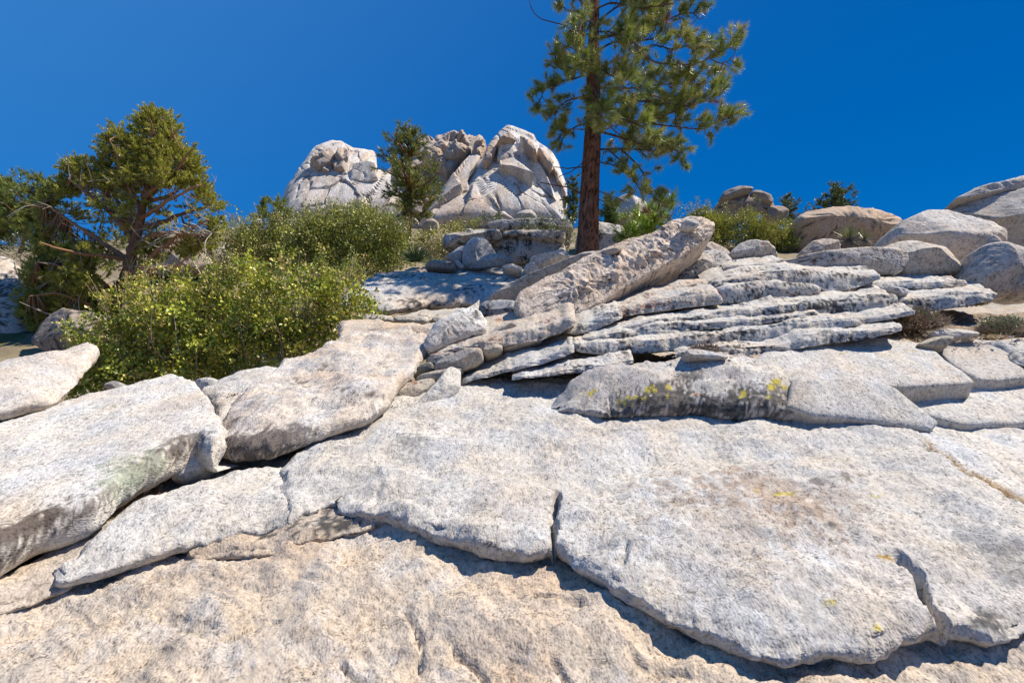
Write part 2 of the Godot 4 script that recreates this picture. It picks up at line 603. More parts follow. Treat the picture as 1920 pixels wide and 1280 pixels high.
func build_stratum(J: Dictionary) -> Dictionary:
	var st: Dictionary = J.st
	var line: PackedVector2Array = J.poly
	var foot: PackedFloat32Array = J.up
	var d0: float = st.d
	var d1: float = st.get("d2", d0)
	var c: float = st.get("c", 0.33)
	var back: float = st.get("back", 1.0)
	var under: float = st.get("under", 0.15)
	var lean: float = st.get("lean", 0.3)
	var belly: float = st.get("belly", 0.09)
	var xa := line[0].x
	var xb := line[line.size() - 1].x
	var px := FOCAL / d0 * 0.533
	var cols := clampi(int((xb - xa) * 0.533 / 1.5), 30, 400)
	var rough: float = st.get("rough", 0.009)
	var prof := [-2, -1, 0.0, 0.06, 0.2, 0.34, 0.48, 0.62, 0.76, 0.88, 0.97, 1.0]
	var tops := 22
	var rows := prof.size() + tops
	var v := PackedVector3Array()
	for i in cols + 1:
		var t := float(i) / cols
		var x := lerpf(xa, xb, t)
		var k := 0
		while k < line.size() - 2 and line[k + 1].x < x: k += 1
		var f := clampf((x - line[k].x) / (line[k + 1].x - line[k].x), 0, 1)
		f = lerpf(f, f * f * (3.0 - 2.0 * f), 0.6)
		var lip := lerpf(line[k].y, line[k + 1].y, f)
		var low := lerpf(foot[k], foot[k + 1], f)
		var d := lerpf(d0, d1, t)
		var B := at(x, low, d)
		var P := at(x, lip, d)
		var h := P.y - B.y
		P += Vector3(0, 0, -lean * h)
		P = at(x, lip, -P.z)
		# the two ends are broken off and turn back into the slope
		var e := minf(t, 1.0 - t) * (xb - xa) * d / FOCAL
		var turn: float = pow(1.0 - clampf(e / st.get("end", 0.05), 0, 1), 2.0) * st.get("end", 0.05)
		var n1 := noise.get_noise_3d(x * 0.02, d * 3.0, 1.0) * 0.04 + ridge.get_noise_3d(x * 0.03, d * 3.0, 7.0) * 0.004
		for j in rows:
			var q: Vector3
			if j < prof.size():
				var s: float = prof[j]
				if s == -2: q = B + Vector3(0, 0.012, -under - 0.25)
				elif s == -1: q = B + Vector3(0, 0.008, -0.03)
				else:
					q = B.lerp(P, s)
					q.z += belly * h * sin(PI * pow(s, 1.5))
					var p3 := Vector3(q.x * 3.0, q.y * 14.0, d * 5.0)
					q.z += (noise.get_noise_3dv(p3) * 1.6 + ridge.get_noise_3d(q.x * 2.0, q.y * 30.0, d) * 0.7) * rough
					q.y += noise.get_noise_3dv(p3 * 1.7) * rough * 0.4
			else:
				var s := pow(float(j - prof.size() + 1) / tops, 1.7) * back
				q = P + Vector3(0, c * s, -s)
				q.x = P.x * (1.0 + s / d * 0.6)
				q.y += noise.get_noise_2d(q.x * 2.0, q.z * 3.0) * rough * 2.2 + noise.get_noise_2d(q.x * 7.0, q.z * 9.0) * rough * 0.8
				var fl := noise.get_noise_2d(q.x * 1.6 + 30.0, q.z * 3.0) * 4.0
				q.y += 0.008 * (floorf(fl) + sm(0.0, 0.2, fl - floorf(fl)))
			q.z += n1 - turn
			v.append(q)
	var idx := PackedInt32Array()
	for i in cols:
		for j in rows - 1:
			var a := i * rows + j
			idx.append_array([a, a + 1, a + rows, a + 1, a + rows + 1, a + rows])
	var mid := v[(cols / 2) * rows + rows - 1]
	# closed at the ends
	return shaded(J, v, idx, null)

func run_job(i: int) -> void:
	match jobs[i].kind:
		"stone": made[i] = build_stone(jobs[i])
		"stratum": made[i] = build_stratum(jobs[i])
		_: made[i] = build_sheet(jobs[i])

func run_jobs() -> void:
	made.resize(jobs.size())
	var id := WorkerThreadPool.add_group_task(run_job, jobs.size())
	WorkerThreadPool.wait_for_group_task_completion(id)
	for i in jobs.size():
		var J: Dictionary = jobs[i]
		var r: Dictionary = made[i]
		var o := MeshInstance3D.new()
		o.mesh = array_mesh(r.v, r.n, r.c, r.i)
		o.material_override = M[J.st.get("mat", "granite")]
		if J.parent:
			o.name = J.name
			J.parent.add_child(o, true)
			o.position = r.base - J.parent.position
		else:
			o.name = numbered(J.name)
			add_child(o, true)
			o.position = r.base
			tag(o, J.label, J.category, J.group, J.st.get("kind", ""))
	jobs.clear()
	made.clear()

# ---------------------------------------------------------------- wood: tapered tubes gathered into one mesh
func new_wood() -> Dictionary:
	return {"v": PackedVector3Array(), "n": PackedVector3Array(), "c": PackedColorArray(), "i": PackedInt32Array()}

func tube(W: Dictionary, line: PackedVector3Array, r0: float, r1: float, sides: int, col: Color, knobs := 0.15) -> void:
	var start: int = W.v.size()
	var n := line.size()
	var side := Vector3.ZERO
	for k in n:
		var t := (line[mini(k + 1, n - 1)] - line[maxi(k - 1, 0)]).normalized()
		if k == 0: side = t.cross(Vector3(0.31, 0.2, 0.93)).normalized()
		side = (side - t * side.dot(t)).normalized()
		var up := t.cross(side)
		var r := lerpf(r0, r1, float(k) / (n - 1))
		for s in sides:
			var a := TAU * s / sides
			var o := side * cos(a) + up * sin(a)
			W.v.append(line[k] + o * r * (1.0 + knobs * noise.get_noise_3dv(line[k] * 6.0 + o * 1.4)))
			W.n.append(o)
			W.c.append(col * (1.0 + 0.5 * noise.get_noise_3dv(line[k] * 9.0 + o * 2.0)))
	for k in n - 1:
		for s in sides:
			var a := start + k * sides + s
			var b := start + k * sides + (s + 1) % sides
			W.i.append_array([a, a + sides, b, b, a + sides, b + sides])

func wood_mesh(W: Dictionary) -> ArrayMesh:
	return array_mesh(W.v, W.n, W.c, W.i)

func curve(line: PackedVector3Array, each: float, wobble := 0.0) -> PackedVector3Array:   # a smooth line through the points
	var out := PackedVector3Array()
	var n := line.size()
	for k in n - 1:
		var a := line[maxi(k - 1, 0)]
		var b := line[k]
		var c := line[k + 1]
		var e := line[mini(k + 2, n - 1)]
		var m := maxi(1, int(b.distance_to(c) / each))
		for j in m:
			var p := b.cubic_interpolate(c, a, e, float(j) / m)
			if wobble > 0.0: p += Vector3(noise.get_noise_3dv(p * 2.0), noise.get_noise_3dv(p * 2.0 + Vector3(9, 9, 9)), noise.get_noise_3dv(p * 2.0 + Vector3(30, 1, 7))) * wobble * minf(1.0, 0.2 + k)
			out.append(p)
	out.append(line[n - 1])
	return out

func rand_dir() -> Vector3:
	var z := rng.randf_range(-1, 1)
	var a := rng.randf() * TAU
	var r := sqrt(1.0 - z * z)
	return Vector3(r * cos(a), z, r * sin(a))

# ---------------------------------------------------------------- foliage meshes
func blade(V: PackedVector3Array, N: PackedVector3Array, I: PackedInt32Array, a: Vector3, b: Vector3, w: float, face: Vector3) -> void:
	var s := (b - a).cross(face).normalized() * w
	var nn := (b - a).cross(s).normalized()
	var k := V.size()
	V.append_array([a - s, a + s, b])
	N.append_array([nn, nn, nn])
	I.append_array([k, k + 1, k + 2])

func leaf(V: PackedVector3Array, N: PackedVector3Array, I: PackedInt32Array, a: Vector3, dir: Vector3, face: Vector3, l: float, w: float) -> void:
	var s := dir.cross(face).normalized()
	var nn := s.cross(dir).normalized()
	var k := V.size()
	V.append_array([a, a + dir * l * 0.5 + s * w + nn * w * 0.35, a + dir * l, a + dir * l * 0.5 - s * w + nn * w * 0.35])
	N.append_array([nn, (nn - s * 0.4).normalized(), nn, (nn + s * 0.4).normalized()])
	I.append_array([k, k + 2, k + 1, k, k + 3, k + 2])

func tuft_mesh(seed_: int, count: int, length: float, width: float, stem: float) -> ArrayMesh:   # a brush of pine needles round a shoot along +y
	var r := RandomNumberGenerator.new()
	r.seed = seed_
	var V := PackedVector3Array()
	var N := PackedVector3Array()
	var I := PackedInt32Array()
	for k in count:
		var t := r.randf()
		var a := r.randf() * TAU
		var spread := lerpf(1.25, 0.25, t) + r.randf_range(-0.25, 0.25)
		var dir := Vector3(cos(a) * sin(spread), cos(spread), sin(a) * sin(spread)).normalized()
		dir = (dir + Vector3(0, -0.15, 0)).normalized() if r.randf() < 0.3 else dir
		var base := Vector3(0, (t - 0.5) * stem, 0)
		blade(V, N, I, base, base + dir * length * r.randf_range(0.75, 1.1), width, Vector3(r.randf() - 0.5, r.randf() - 0.5, r.randf() - 0.5))
	return array_mesh(V, N, PackedColorArray(), I)

func sprig_mesh(seed_: int, count: int, size: float, l: float, w: float) -> ArrayMesh:   # a twig end with broad leaves
	var r := RandomNumberGenerator.new()
	r.seed = seed_
	var V := PackedVector3Array()
	var N := PackedVector3Array()
	var I := PackedInt32Array()
	for k in count:
		var p := Vector3(r.randf() - 0.5, r.randf() - 0.3, r.randf() - 0.5) * size * 2.0
		var dir := (p.normalized() * 0.6 + Vector3(r.randf() - 0.5, r.randf() - 0.1, r.randf() - 0.5) * 1.4).normalized()
		var face := Vector3(r.randf() - 0.5, r.randf() * 0.9 + 0.1, r.randf() - 0.5).normalized()
		leaf(V, N, I, p, dir, face, l * r.randf_range(0.7, 1.2), w * r.randf_range(0.8, 1.2))
	return array_mesh(V, N, PackedColorArray(), I)

func scatter(called: String, mesh: Mesh, mat: Material, where: Array, tint: Array, parent: Node3D) -> void:
	if where.is_empty(): return
	var mm := MultiMesh.new()
	mm.transform_format = MultiMesh.TRANSFORM_3D
	mm.use_colors = true
	mm.mesh = mesh
	mm.instance_count = where.size()
	for i in where.size():
		mm.set_instance_transform(i, where[i])
		mm.set_instance_color(i, tint[i])
	var o := MultiMeshInstance3D.new()
	o.name = called
	o.multimesh = mm
	o.material_override = mat
	o.set_meta("kind", "stuff")
	parent.add_child(o, true)

func aimed(p: Vector3, dir: Vector3, s: float) -> Transform3D:
	var y := dir.normalized()
	var x := y.cross(rand_dir()).normalized()
	return Transform3D(Basis(x, y, x.cross(y)).scaled(Vector3.ONE * s), p)

func mixed(cols: Array, spread := 0.18) -> Color:
	var c: Color = cols[rng.randi() % cols.size()]
	return c * (1.0 + rng.randf_range(-spread, spread))

# ---------------------------------------------------------------- shrubs: stems that reach into a cloud of leaves
# lobes: "x,y,rx,ry ..." on the view, each with its own share of leaves; d is the distance
func shrub(called: String, label: String, category: String, group: String, d: float, lobes: String, st: Dictionary) -> void:
	var L := []
	var lowest := 1e9
	var foot := Vector3.ZERO
	var mean := Vector3.ZERO
	for wd in lobes.split(" ", false):
		var q: PackedFloat64Array = wd.split_floats(",")
		var dd := d + (q[4] if q.size() > 4 else 0.0)
		var c := at(q[0], q[1], dd)
		var rx := q[2] * dd / FOCAL
		var ry := q[3] * dd / FOCAL
		L.append([c, Vector3(rx, ry, (rx + ry) * 0.5 * st.get("depth", 0.9))])
		mean += c
		lowest = minf(lowest, c.y - ry)
	mean /= L.size()
	foot = Vector3(mean.x, lowest, mean.z)
	var root := thing(called, label, category, foot, group)
	var leaf_size: float = st.get("leaf", 0.03)
	var per: int = st.get("per", 12)
	var key := "%s_%s_%s" % [st.get("type", "leaf"), leaf_size, per]
	if not leaf_meshes.has(key):
		var set_ := []
		for k in 3:
			if st.get("type", "leaf") == "needle": set_.append(tuft_mesh(50 + k, per, leaf_size * 3.0, leaf_size * 0.16, leaf_size * 2.5))
			else: set_.append(sprig_mesh(90 + k, per, leaf_size * 1.9, leaf_size, leaf_size * st.get("broad", 0.36)))
		leaf_meshes[key] = set_
	var dens: float = st.get("dens", 1.0)
	var holes: float = st.get("holes", -0.18)
	var where := [[], [], []]
	var tint := [[], [], []]
	var ends := []
	var clump := leaf_size * 3.6
	for l in L:
		var R: Vector3 = l[1]
		var count := int(dens * 3.2 * (R.x * R.y + R.x * R.z + R.y * R.z) / (clump * clump))
		for k in count:
			var dir := rand_dir()
			if dir.y < -0.35 and rng.randf() < 0.5: dir.y = -dir.y
			var bump := 1.0 + 0.95 * noise.get_noise_3dv((l[0] + dir * R) * st.get("lump", 1.5))
			var f := pow(rng.randf(), 0.30)
			if rng.randf() < 0.06 and dir.y > 0.0: f *= rng.randf_range(1.0, 1.28)
			var p: Vector3 = l[0] + dir * R * f * bump
			if p.y < lowest: continue
			if noise.get_noise_3dv(p * st.get("hole_freq", 3.0) + Vector3(17, 3, 5)) < holes: continue
			var m := rng.randi() % 3
			where[m].append(aimed(p - foot, dir + Vector3(0, 0.5, 0) + rand_dir() * 0.7, rng.randf_range(0.55, 1.35)))
			tint[m].append(mixed(st.cols, 0.3) * (1.0 + 0.8 * noise.get_noise_3dv(p * 1.8)))
			if k % int(st.get("twig_each", 9)) == 0: ends.append([p, f])
	var W := new_wood()
	for k in int(st.get("sprouts", 0)):   # thin shoots that stand out of the top
		var l = L[rng.randi() % L.size()]
		var dir := (rand_dir() * Vector3(1, 0, 1) * 0.8 + Vector3(0, 1.0, 0)).normalized()
		var b0: Vector3 = l[0] + dir * l[1] * 0.8
		var up := (dir + Vector3(0, 0.9, 0) + rand_dir() * 0.5).normalized()
		var len := leaf_size * rng.randf_range(5.0, 13.0)
		var tip := b0 + up * len
		tube(W, PackedVector3Array([b0 - foot - up * 0.1, b0.lerp(tip, 0.5) - foot + rand_dir() * len * 0.06, tip - foot]), leaf_size * 0.13, leaf_size * 0.05, 3, mixed(st.get("stems", [Color(0.3, 0.25, 0.2)])))
		for q in 2 + rng.randi() % 5:
			var m := rng.randi() % 3
			where[m].append(aimed(b0.lerp(tip, rng.randf_range(0.1, 0.95)) - foot, up + rand_dir() * 0.5, rng.randf_range(0.35, 0.75)))
			tint[m].append(mixed(st.cols) * 1.1)
	for m in 3: scatter("leaves", leaf_meshes[key][m], M[st.get("mat", "leaf")], where[m], tint[m], root)
	var tr: float = st.get("stem", 0.014)
	var roots := []
	for l in L: roots.append(Vector3(lerpf(l[0].x, foot.x, 0.35), lowest, lerpf(l[0].z, foot.z, 0.35)))
	for e in ends:
		var b: Vector3 = roots[rng.randi() % roots.size()]
		for rt in roots:
			if rt.distance_squared_to(e[0]) < b.distance_squared_to(e[0]): b = rt
		var p: Vector3 = e[0]
		b += Vector3(rng.randf_range(-1, 1), 0, rng.randf_range(-1, 1)) * 0.12
		var mid: Vector3 = b.lerp(p, 0.5) + rand_dir() * p.distance_to(b) * 0.16
		var inner: Vector3 = b.lerp(p, 0.0 if rng.randf() < 0.2 else 0.45)
		var tip: Vector3 = p + (p - mid).normalized() * leaf_size * rng.randf_range(-1.0, 1.5)
		tube(W, curve(PackedVector3Array([inner - foot, mid.lerp(p, 0.4) - foot, tip - foot]), 0.12, 0.04), tr * rng.randf_range(0.35, 0.9), tr * 0.25, 4, mixed(st.get("stems", [Color(0.22, 0.17, 0.13), Color(0.33, 0.29, 0.26)])))
	if W.v.size() > 0: part("stems", wood_mesh(W), M.wood, root)

# ---------------------------------------------------------------- conifers of the middle distance
func conifer(called: String, label: String, group: String, foot_px: Vector2, top_px: Vector2, d: float, half: Array, st: Dictionary) -> void:
	var foot := at(foot_px.x, foot_px.y, d)
	var top := at(top_px.x, top_px.y, d)
	var h := top.distance_to(foot)
	var root := thing(called, label, st.get("category", "pine tree"), foot, group)
	var W := new_wood()
	var axis := top - foot
	tube(W, curve(PackedVector3Array([Vector3(0, -0.4, 0), axis * 0.3 + Vector3(0.02, 0, 0) * h, axis * 0.65, axis]), h / 24.0, 0.02 * h * st.get("bend", 0.5)), st.get("trunk", 0.025) * h, 0.004 * h, 9, st.get("bark", Color(0.17, 0.085, 0.05)))
	part("trunk", wood_mesh(W), M.wood, root)
	var ts: float = st.get("tuft", 0.16)
	var per: int = st.get("per", 46)
	var key := "tuft_%s_%s" % [ts, per]
	if not leaf_meshes.has(key): leaf_meshes[key] = [tuft_mesh(7, per, ts, ts * 0.05, ts * 0.9), tuft_mesh(8, per, ts, ts * 0.05, ts * 0.9)]
	var where := [[], []]
	var tint := [[], []]
	var start: float = st.get("start", 0.22)
	var whorls: int = st.get("whorls", 16)
	var each: int = st.get("each", 5)
	var joined := new_wood()
	for k in whorls:
		var t := lerpf(start, 0.985, (k + rng.randf() * 0.6) / whorls)
		var f := (t - start) / (1.0 - start) * (half.size() - 1)
		var i0 := mini(int(f), half.size() - 2)
		var reach: float = lerpf(half[i0], half[i0 + 1], f - i0) * d / FOCAL
		for b in each:
			if rng.randf() < 0.22: continue
			var a := TAU * (b + rng.randf()) / each
			var len := reach * rng.randf_range(0.45, 1.12)
			var rise: float = lerpf(st.get("low", -0.15), st.get("high", 0.6), t)
			var dir := Vector3(cos(a), rise, sin(a))
			var p0 := axis * t
			var p2 := p0 + dir * len
			var line := curve(PackedVector3Array([p0, p0 + dir * len * 0.5 - Vector3(0, len * 0.08, 0), p2 + Vector3(0, len * 0.10, 0)]), maxf(0.15, len / 6.0), 0.05)
			var Wl := new_wood() if st.get("limbs", true) else joined
			tube(Wl, line, 0.05 * len + 0.012, 0.01, 5, st.get("bark", Color(0.17, 0.1, 0.07)) * 0.9)
			if st.get("limbs", true): part("limb", wood_mesh(Wl), M.wood, root)
			var n := maxi(3, int(len / ts * st.get("dens", 4.5)))
			for q in n:
				var u := pow(rng.randf(), 0.6)
				var p := line[mini(int(u * (line.size() - 1)), line.size() - 1)].lerp(line[mini(int(u * (line.size() - 1)) + 1, line.size() - 1)], rng.randf())
				var off := rand_dir() * Vector3(1, 0.55, 1) * len * 0.30 * (0.4 + u)
				var m := rng.randi() % 2
				where[m].append(aimed(p + off, dir * 0.5 + off.normalized() + Vector3(0, 0.45, 0), rng.randf_range(0.75, 1.2)))
				tint[m].append(mixed(st.cols))
	if not st.get("limbs", true): part("limbs", wood_mesh(joined), M.wood, root)
	for m in 2: scatter("needles", leaf_meshes[key][m], M.needle, where[m], tint[m], root)

# ---------------------------------------------------------------- yucca: a rosette of stiff blades, each a part
func yucca(label: String, group: String, x: float, y: float, d: float, r_px: float, count: int, st: Dictionary) -> void:
	var p := at(x, y, d)
	var root := thing("yucca", label, "yucca", p, group)
	var R := r_px * d / FOCAL
	var kinds := []
	for k in 3:
		var V := PackedVector3Array()
		var N := PackedVector3Array()
		var I := PackedInt32Array()
		var segs := 5
		for s in segs + 1:
			var t := float(s) / segs
			var w: float = R * st.get("wide", 0.028) * (1.0 - t * t) + 0.0006
			var c := Vector3(0, t * R, -0.10 * (k - 0.5) * t * t * R)
			V.append_array([c + Vector3(w, 0, 0), c + Vector3(0, 0, -w * 0.5), c - Vector3(w, 0, 0)])
			N.append_array([Vector3(0.4, 0, 0.9).normalized(), Vector3(0, 0, 1), Vector3(-0.4, 0, 0.9).normalized()])
			if s < segs:
				var a := s * 3
				I.append_array([a, a + 1, a + 3, a + 1, a + 4, a + 3, a + 1, a + 2, a + 4, a + 2, a + 5, a + 4])
		kinds.append(array_mesh(V, N, PackedColorArray(), I))
	for k in count:
		var t := (k + 0.5) / count
		var el := lerpf(1.45, st.get("low", -0.25), pow(t, 0.8))
		var a := k * 2.39996 + rng.randf() * 0.4
		var dir := Vector3(cos(a) * cos(el), sin(el), sin(a) * cos(el))
		var o := part("leaf", kinds[rng.randi() % 3], M[st.get("mats", ["yucca_green", "yucca_green_pale", "yucca_green"])[rng.randi() % 3]] if el > st.get("dead", -9.0) else M.yucca_dead, root)
		o.transform = aimed(dir * R * 0.06, dir, rng.randf_range(0.75, 1.05) * (st.get("dead_len", 0.6) if el <= st.get("dead", -9.0) else 1.0))

# ---------------------------------------------------------------- low dry tufts of twigs
func dry_tuft(label: String, category: String, group: String, x: float, y: float, d: float, rx: float, ry: float, st: Dictionary) -> void:
	var p := at(x, y, d)
	var root := thing(st.get("called", "dry_shrub"), label, category, p, group)
	var W := new_wood()
	var RX := rx * d / FOCAL
	var RY := ry * d / FOCAL
	for k in int(st.get("twigs", 160)):
		var a := rng.randf() * TAU
		var s := sqrt(rng.randf())
		var b := Vector3(cos(a) * RX * s * 0.55, 0, sin(a) * RX * s * 0.4)
		var e := Vector3(cos(a) * RX * s, RY * rng.randf_range(0.35, 1.1) * (1.15 - s * s * 0.7), sin(a) * RX * s * 0.7)
		var c := mixed(st.get("cols", [Color(0.24, 0.17, 0.13), Color(0.42, 0.33, 0.22), Color(0.30, 0.25, 0.22)]))
		var fork := b.lerp(e, 0.55) + rand_dir() * RY * 0.12
		tube(W, PackedVector3Array([b, fork, e]), 0.0045, 0.0015, 3, c)
		for j in 2: tube(W, PackedVector3Array([fork, fork.lerp(e, 0.6) + rand_dir() * RY * 0.3]), 0.003, 0.001, 3, c)
	part("twigs", wood_mesh(W), M.wood, root)
	if st.has("green"):
		var key := "dry_leaf"
		if not leaf_meshes.has(key): leaf_meshes[key] = [sprig_mesh(5, 9, 0.025, 0.02, 0.005)]
		var where := []
		var tint := []
		for k in int(st.get("leaves", 120)):
			var q := rand_dir() * Vector3(RX * 0.85, RY, RX * 0.6) * pow(rng.randf(), 0.4)
			q.y = absf(q.y)
			q.x += RX * st.get("green_at", 0.0)
			where.append(aimed(q, rand_dir() + Vector3.UP, rng.randf_range(0.7, 1.3)))
			tint.append(mixed(st.green))
		scatter("leaves", leaf_meshes[key][0], M.leaf, where, tint, root)

# ---------------------------------------------------------------- materials
func grey_noise(seed_: int, freq: float, oct: int, w: int, h: int, size: int, type := FastNoiseLite.TYPE_SIMPLEX_SMOOTH) -> PackedByteArray:
	var f := FastNoiseLite.new()
	f.seed = seed_
	f.noise_type = type
	f.frequency = freq
	f.fractal_type = FastNoiseLite.FRACTAL_FBM
	f.fractal_octaves = oct
	var im := f.get_seamless_image(w, h)
	im.convert(Image.FORMAT_L8)
	if w != size or h != size: im.resize(size, size, Image.INTERPOLATE_CUBIC)
	return im.get_data()

func rock_textures() -> Array:
	var S := 1024
	var fine := grey_noise(3, 0.16, 2, S, S, S)
	var grain := grey_noise(4, 0.055, 3, S, S, S)
	var mottle := grey_noise(5, 0.008, 5, S, S, S)
	var tone := grey_noise(6, 0.005, 3, S, S, S)
	var dash := grey_noise(7, 0.022, 3, 256, S, S)
	var dash2 := grey_noise(8, 0.012, 4, 384, S, S)
	var where := grey_noise(9, 0.017, 2, S, S, S)
	var alb := PackedByteArray()
	var hgt := PackedByteArray()
	var spk := PackedByteArray()
	alb.resize(S * S * 3)
	spk.resize(S * S * 3)
	hgt.resize(S * S)
	for i in S * S:
		var f := fine[i] / 255.0 - 0.5
		var g := grain[i] / 255.0 - 0.5
		var m := mottle[i] / 255.0 - 0.5
		var t := tone[i] / 255.0 - 0.5
		var wh := where[i] / 255.0
		var v := 0.88 + f * 0.36 + g * 0.34 + m * 0.13
		if g + f * 0.8 < -0.30: v -= 0.22
		# thin dark streaks: open grain and weathered seams
		var ds := absf(dash[i] / 255.0 - 0.5)
		var d2 := absf(dash2[i] / 255.0 - 0.52)
		var k := clampf((0.022 - ds) / 0.014, 0, 1) * clampf((wh - 0.50) * 7.0, 0, 1) + clampf((0.010 - d2) / 0.007, 0, 1) * clampf((0.50 - wh) * 7.0, 0, 1)
		k = minf(k, 1.0)
		v *= 1.0 - 0.34 * k
		alb[i * 3] = clampi(int(255.0 * v * (1.0 + t * 0.08)), 0, 255)
		alb[i * 3 + 1] = clampi(int(255.0 * v), 0, 255)
		alb[i * 3 + 2] = clampi(int(255.0 * v * (1.0 - t * 0.12)), 0, 255)
		hgt[i] = clampi(int(255.0 * (0.55 + f * 0.40 + g * 0.45 + m * 0.30 - 0.22 * k)), 0, 255)
		# crusts of dark lichen
		var c := clampf((m * 1.2 + g * 0.75 + f * 0.3 - 0.19) / 0.08, 0, 1)
		var v2 := v * (1.0 - 0.80 * c)
		spk[i * 3] = clampi(int(255.0 * v2 * (1.0 + t * 0.10)), 0, 255)
		spk[i * 3 + 1] = clampi(int(255.0 * v2), 0, 255)
		spk[i * 3 + 2] = clampi(int(255.0 * v2 * (1.0 - t * 0.14)), 0, 255)
	return [
		ImageTexture.create_from_image(Image.create_from_data(S, S, false, Image.FORMAT_RGB8, alb)),
		ImageTexture.create_from_image(Image.create_from_data(S, S, false, Image.FORMAT_L8, hgt)),
		ImageTexture.create_from_image(Image.create_from_data(S, S, false, Image.FORMAT_RGB8, spk)),
	]

func rock_material(called: String, albedo: Texture2D, height: Texture2D, tile: float, relief: float, turn := 0.0) -> void:
	var m := StandardMaterial3D.new()
	m.resource_name = called
	m.vertex_color_use_as_albedo = true
	m.albedo_texture = albedo
	m.uv1_triplanar = true
	m.uv1_world_triplanar = true
	m.uv1_scale = Vector3.ONE / tile
	m.uv1_offset = Vector3(turn, turn * 0.7, turn * 1.3)
	m.heightmap_enabled = true
	m.heightmap_texture = height
	m.heightmap_scale = relief
	m.roughness = 0.92
	m.metallic_specular = 0.25
	M[called] = m

func plain_material(called: String, col: Color, rough: float, spec := 0.3, vertex := true, through := Color.BLACK) -> void:
	var m := StandardMaterial3D.new()
	m.resource_name = called
	m.albedo_color = col
	m.vertex_color_use_as_albedo = vertex
	m.roughness = rough
	m.metallic_specular = spec
	m.cull_mode = BaseMaterial3D.CULL_DISABLED
	if through != Color.BLACK:
		m.backlight_enabled = true
		m.backlight = through
	M[called] = m

func make_materials() -> void:
	noise.seed = 11
	noise.noise_type = FastNoiseLite.TYPE_SIMPLEX_SMOOTH
	noise.frequency = 1.0
	noise.fractal_octaves = 4
	ridge.seed = 5
	ridge.frequency = 1.0
	ridge.fractal_type = FastNoiseLite.FRACTAL_RIDGED
	ridge.fractal_octaves = 3
	for c in [cells, cracks_noise, block_noise]:
		c.noise_type = FastNoiseLite.TYPE_CELLULAR
		c.frequency = 1.0
		c.fractal_type = FastNoiseLite.FRACTAL_NONE
		c.seed = 21
	cells.cellular_return_type = FastNoiseLite.RETURN_DISTANCE
	cracks_noise.cellular_return_type = FastNoiseLite.RETURN_DISTANCE2_SUB
	block_noise.cellular_return_type = FastNoiseLite.RETURN_CELL_VALUE
	rng.seed = 77
	var t := rock_textures()
	rock_material("granite", t[0], t[1], 1.9, 0.9)
	rock_material("granite_mid", t[0], t[1], 4.3, 1.4, 0.3)
	rock_material("lichen_rock", t[2], t[1], 3.1, 1.1, 0.6)
	rock_material("far_rock", t[0], t[1], 34.0, 10.0, 0.1)
	rock_material("hill", t[2], t[1], 5.0, 3.0, 0.4)
	plain_material("wood", Color.WHITE, 0.9, 0.2)
	plain_material("leaf", Color.WHITE, 0.42, 0.5, true, Color(0.6, 0.6, 0.6))
	plain_material("needle", Color.WHITE, 0.40, 0.5, true, Color(0.7, 0.7, 0.7))
	plain_material("yucca_green", Color(0.10, 0.15, 0.03).linear_to_srgb(), 0.4, 0.5, false, Color(0.15, 0.15, 0.1))
	plain_material("yucca_green_pale", Color(0.20, 0.24, 0.06).linear_to_srgb(), 0.4, 0.5, false, Color(0.15, 0.15, 0.1))
	plain_material("yucca_dead", Color(0.24, 0.22, 0.20).linear_to_srgb(), 0.8, 0.2, false)

# ---------------------------------------------------------------- sky, sun, camera
func make_view() -> void:
	var cam := Camera3D.new()
	cam.name = "camera"
	cam.transform = Transform3D(lens_basis, EYE)
	cam.fov = 65.0
	cam.near = 0.05
	cam.far = 2000.0
	add_child(cam)
	var sun_at := Vector3(0.54, 0.84, -0.03).normalized()
	var sun := DirectionalLight3D.new()
	sun.name = "sun"
	sun.basis = Basis.looking_at(-sun_at)
	sun.light_energy = 1.6
	sun.light_color = Color(1.0, 0.952, 0.88)
	sun.light_angular_distance = 0.5
	sun.shadow_enabled = true
	add_child(sun)
	# a dry mountain sky: deep blue overhead, paler to the horizon and towards the sun
	var W := 512
	var H := 256
	var im := Image.create(W, H, false, Image.FORMAT_RGBF)
	for j in H:
		var el := PI * 0.5 - PI * (j + 0.5) / H
		for i in W:
			var az := TAU * ((i + 0.5) / W - 0.5)
			var dir := Vector3(sin(az) * cos(el), sin(el), -cos(az) * cos(el))
			var low := pow(1.0 - clampf(sin(el), 0, 1), 3.0)
			var g := dir.dot(sun_at)
			var c := Color(0.000, 0.068, 0.275).lerp(Color(0.000, 0.150, 0.455), low)
			c = c.lerp(Color(0.20, 0.37, 0.62), pow(low, 6.0) * 0.6)
			c = c * (0.96 + 0.06 * g)
			c = c + Color(0.055, 0.12, 0.16) * pow(clampf((g + 0.1) / 1.1, 0, 1), 3.0)
			if el < 0.0: c = Color(0.22, 0.19, 0.16)
			im.set_pixel(i, j, c)
	var pan := PanoramaSkyMaterial.new()
	pan.panorama = ImageTexture.create_from_image(im)
	var sky := Sky.new()
	sky.sky_material = pan
	var env := Environment.new()
	env.background_mode = Environment.BG_SKY
	env.sky = sky
	env.tonemap_mode = Environment.TONE_MAPPER_LINEAR
	env.tonemap_exposure = 1.55
	env.sdfgi_enabled = true
	env.ssao_enabled = true
	env.ssil_enabled = true
	var we := WorldEnvironment.new()
	we.name = "world"
	we.environment = env
	add_child(we)

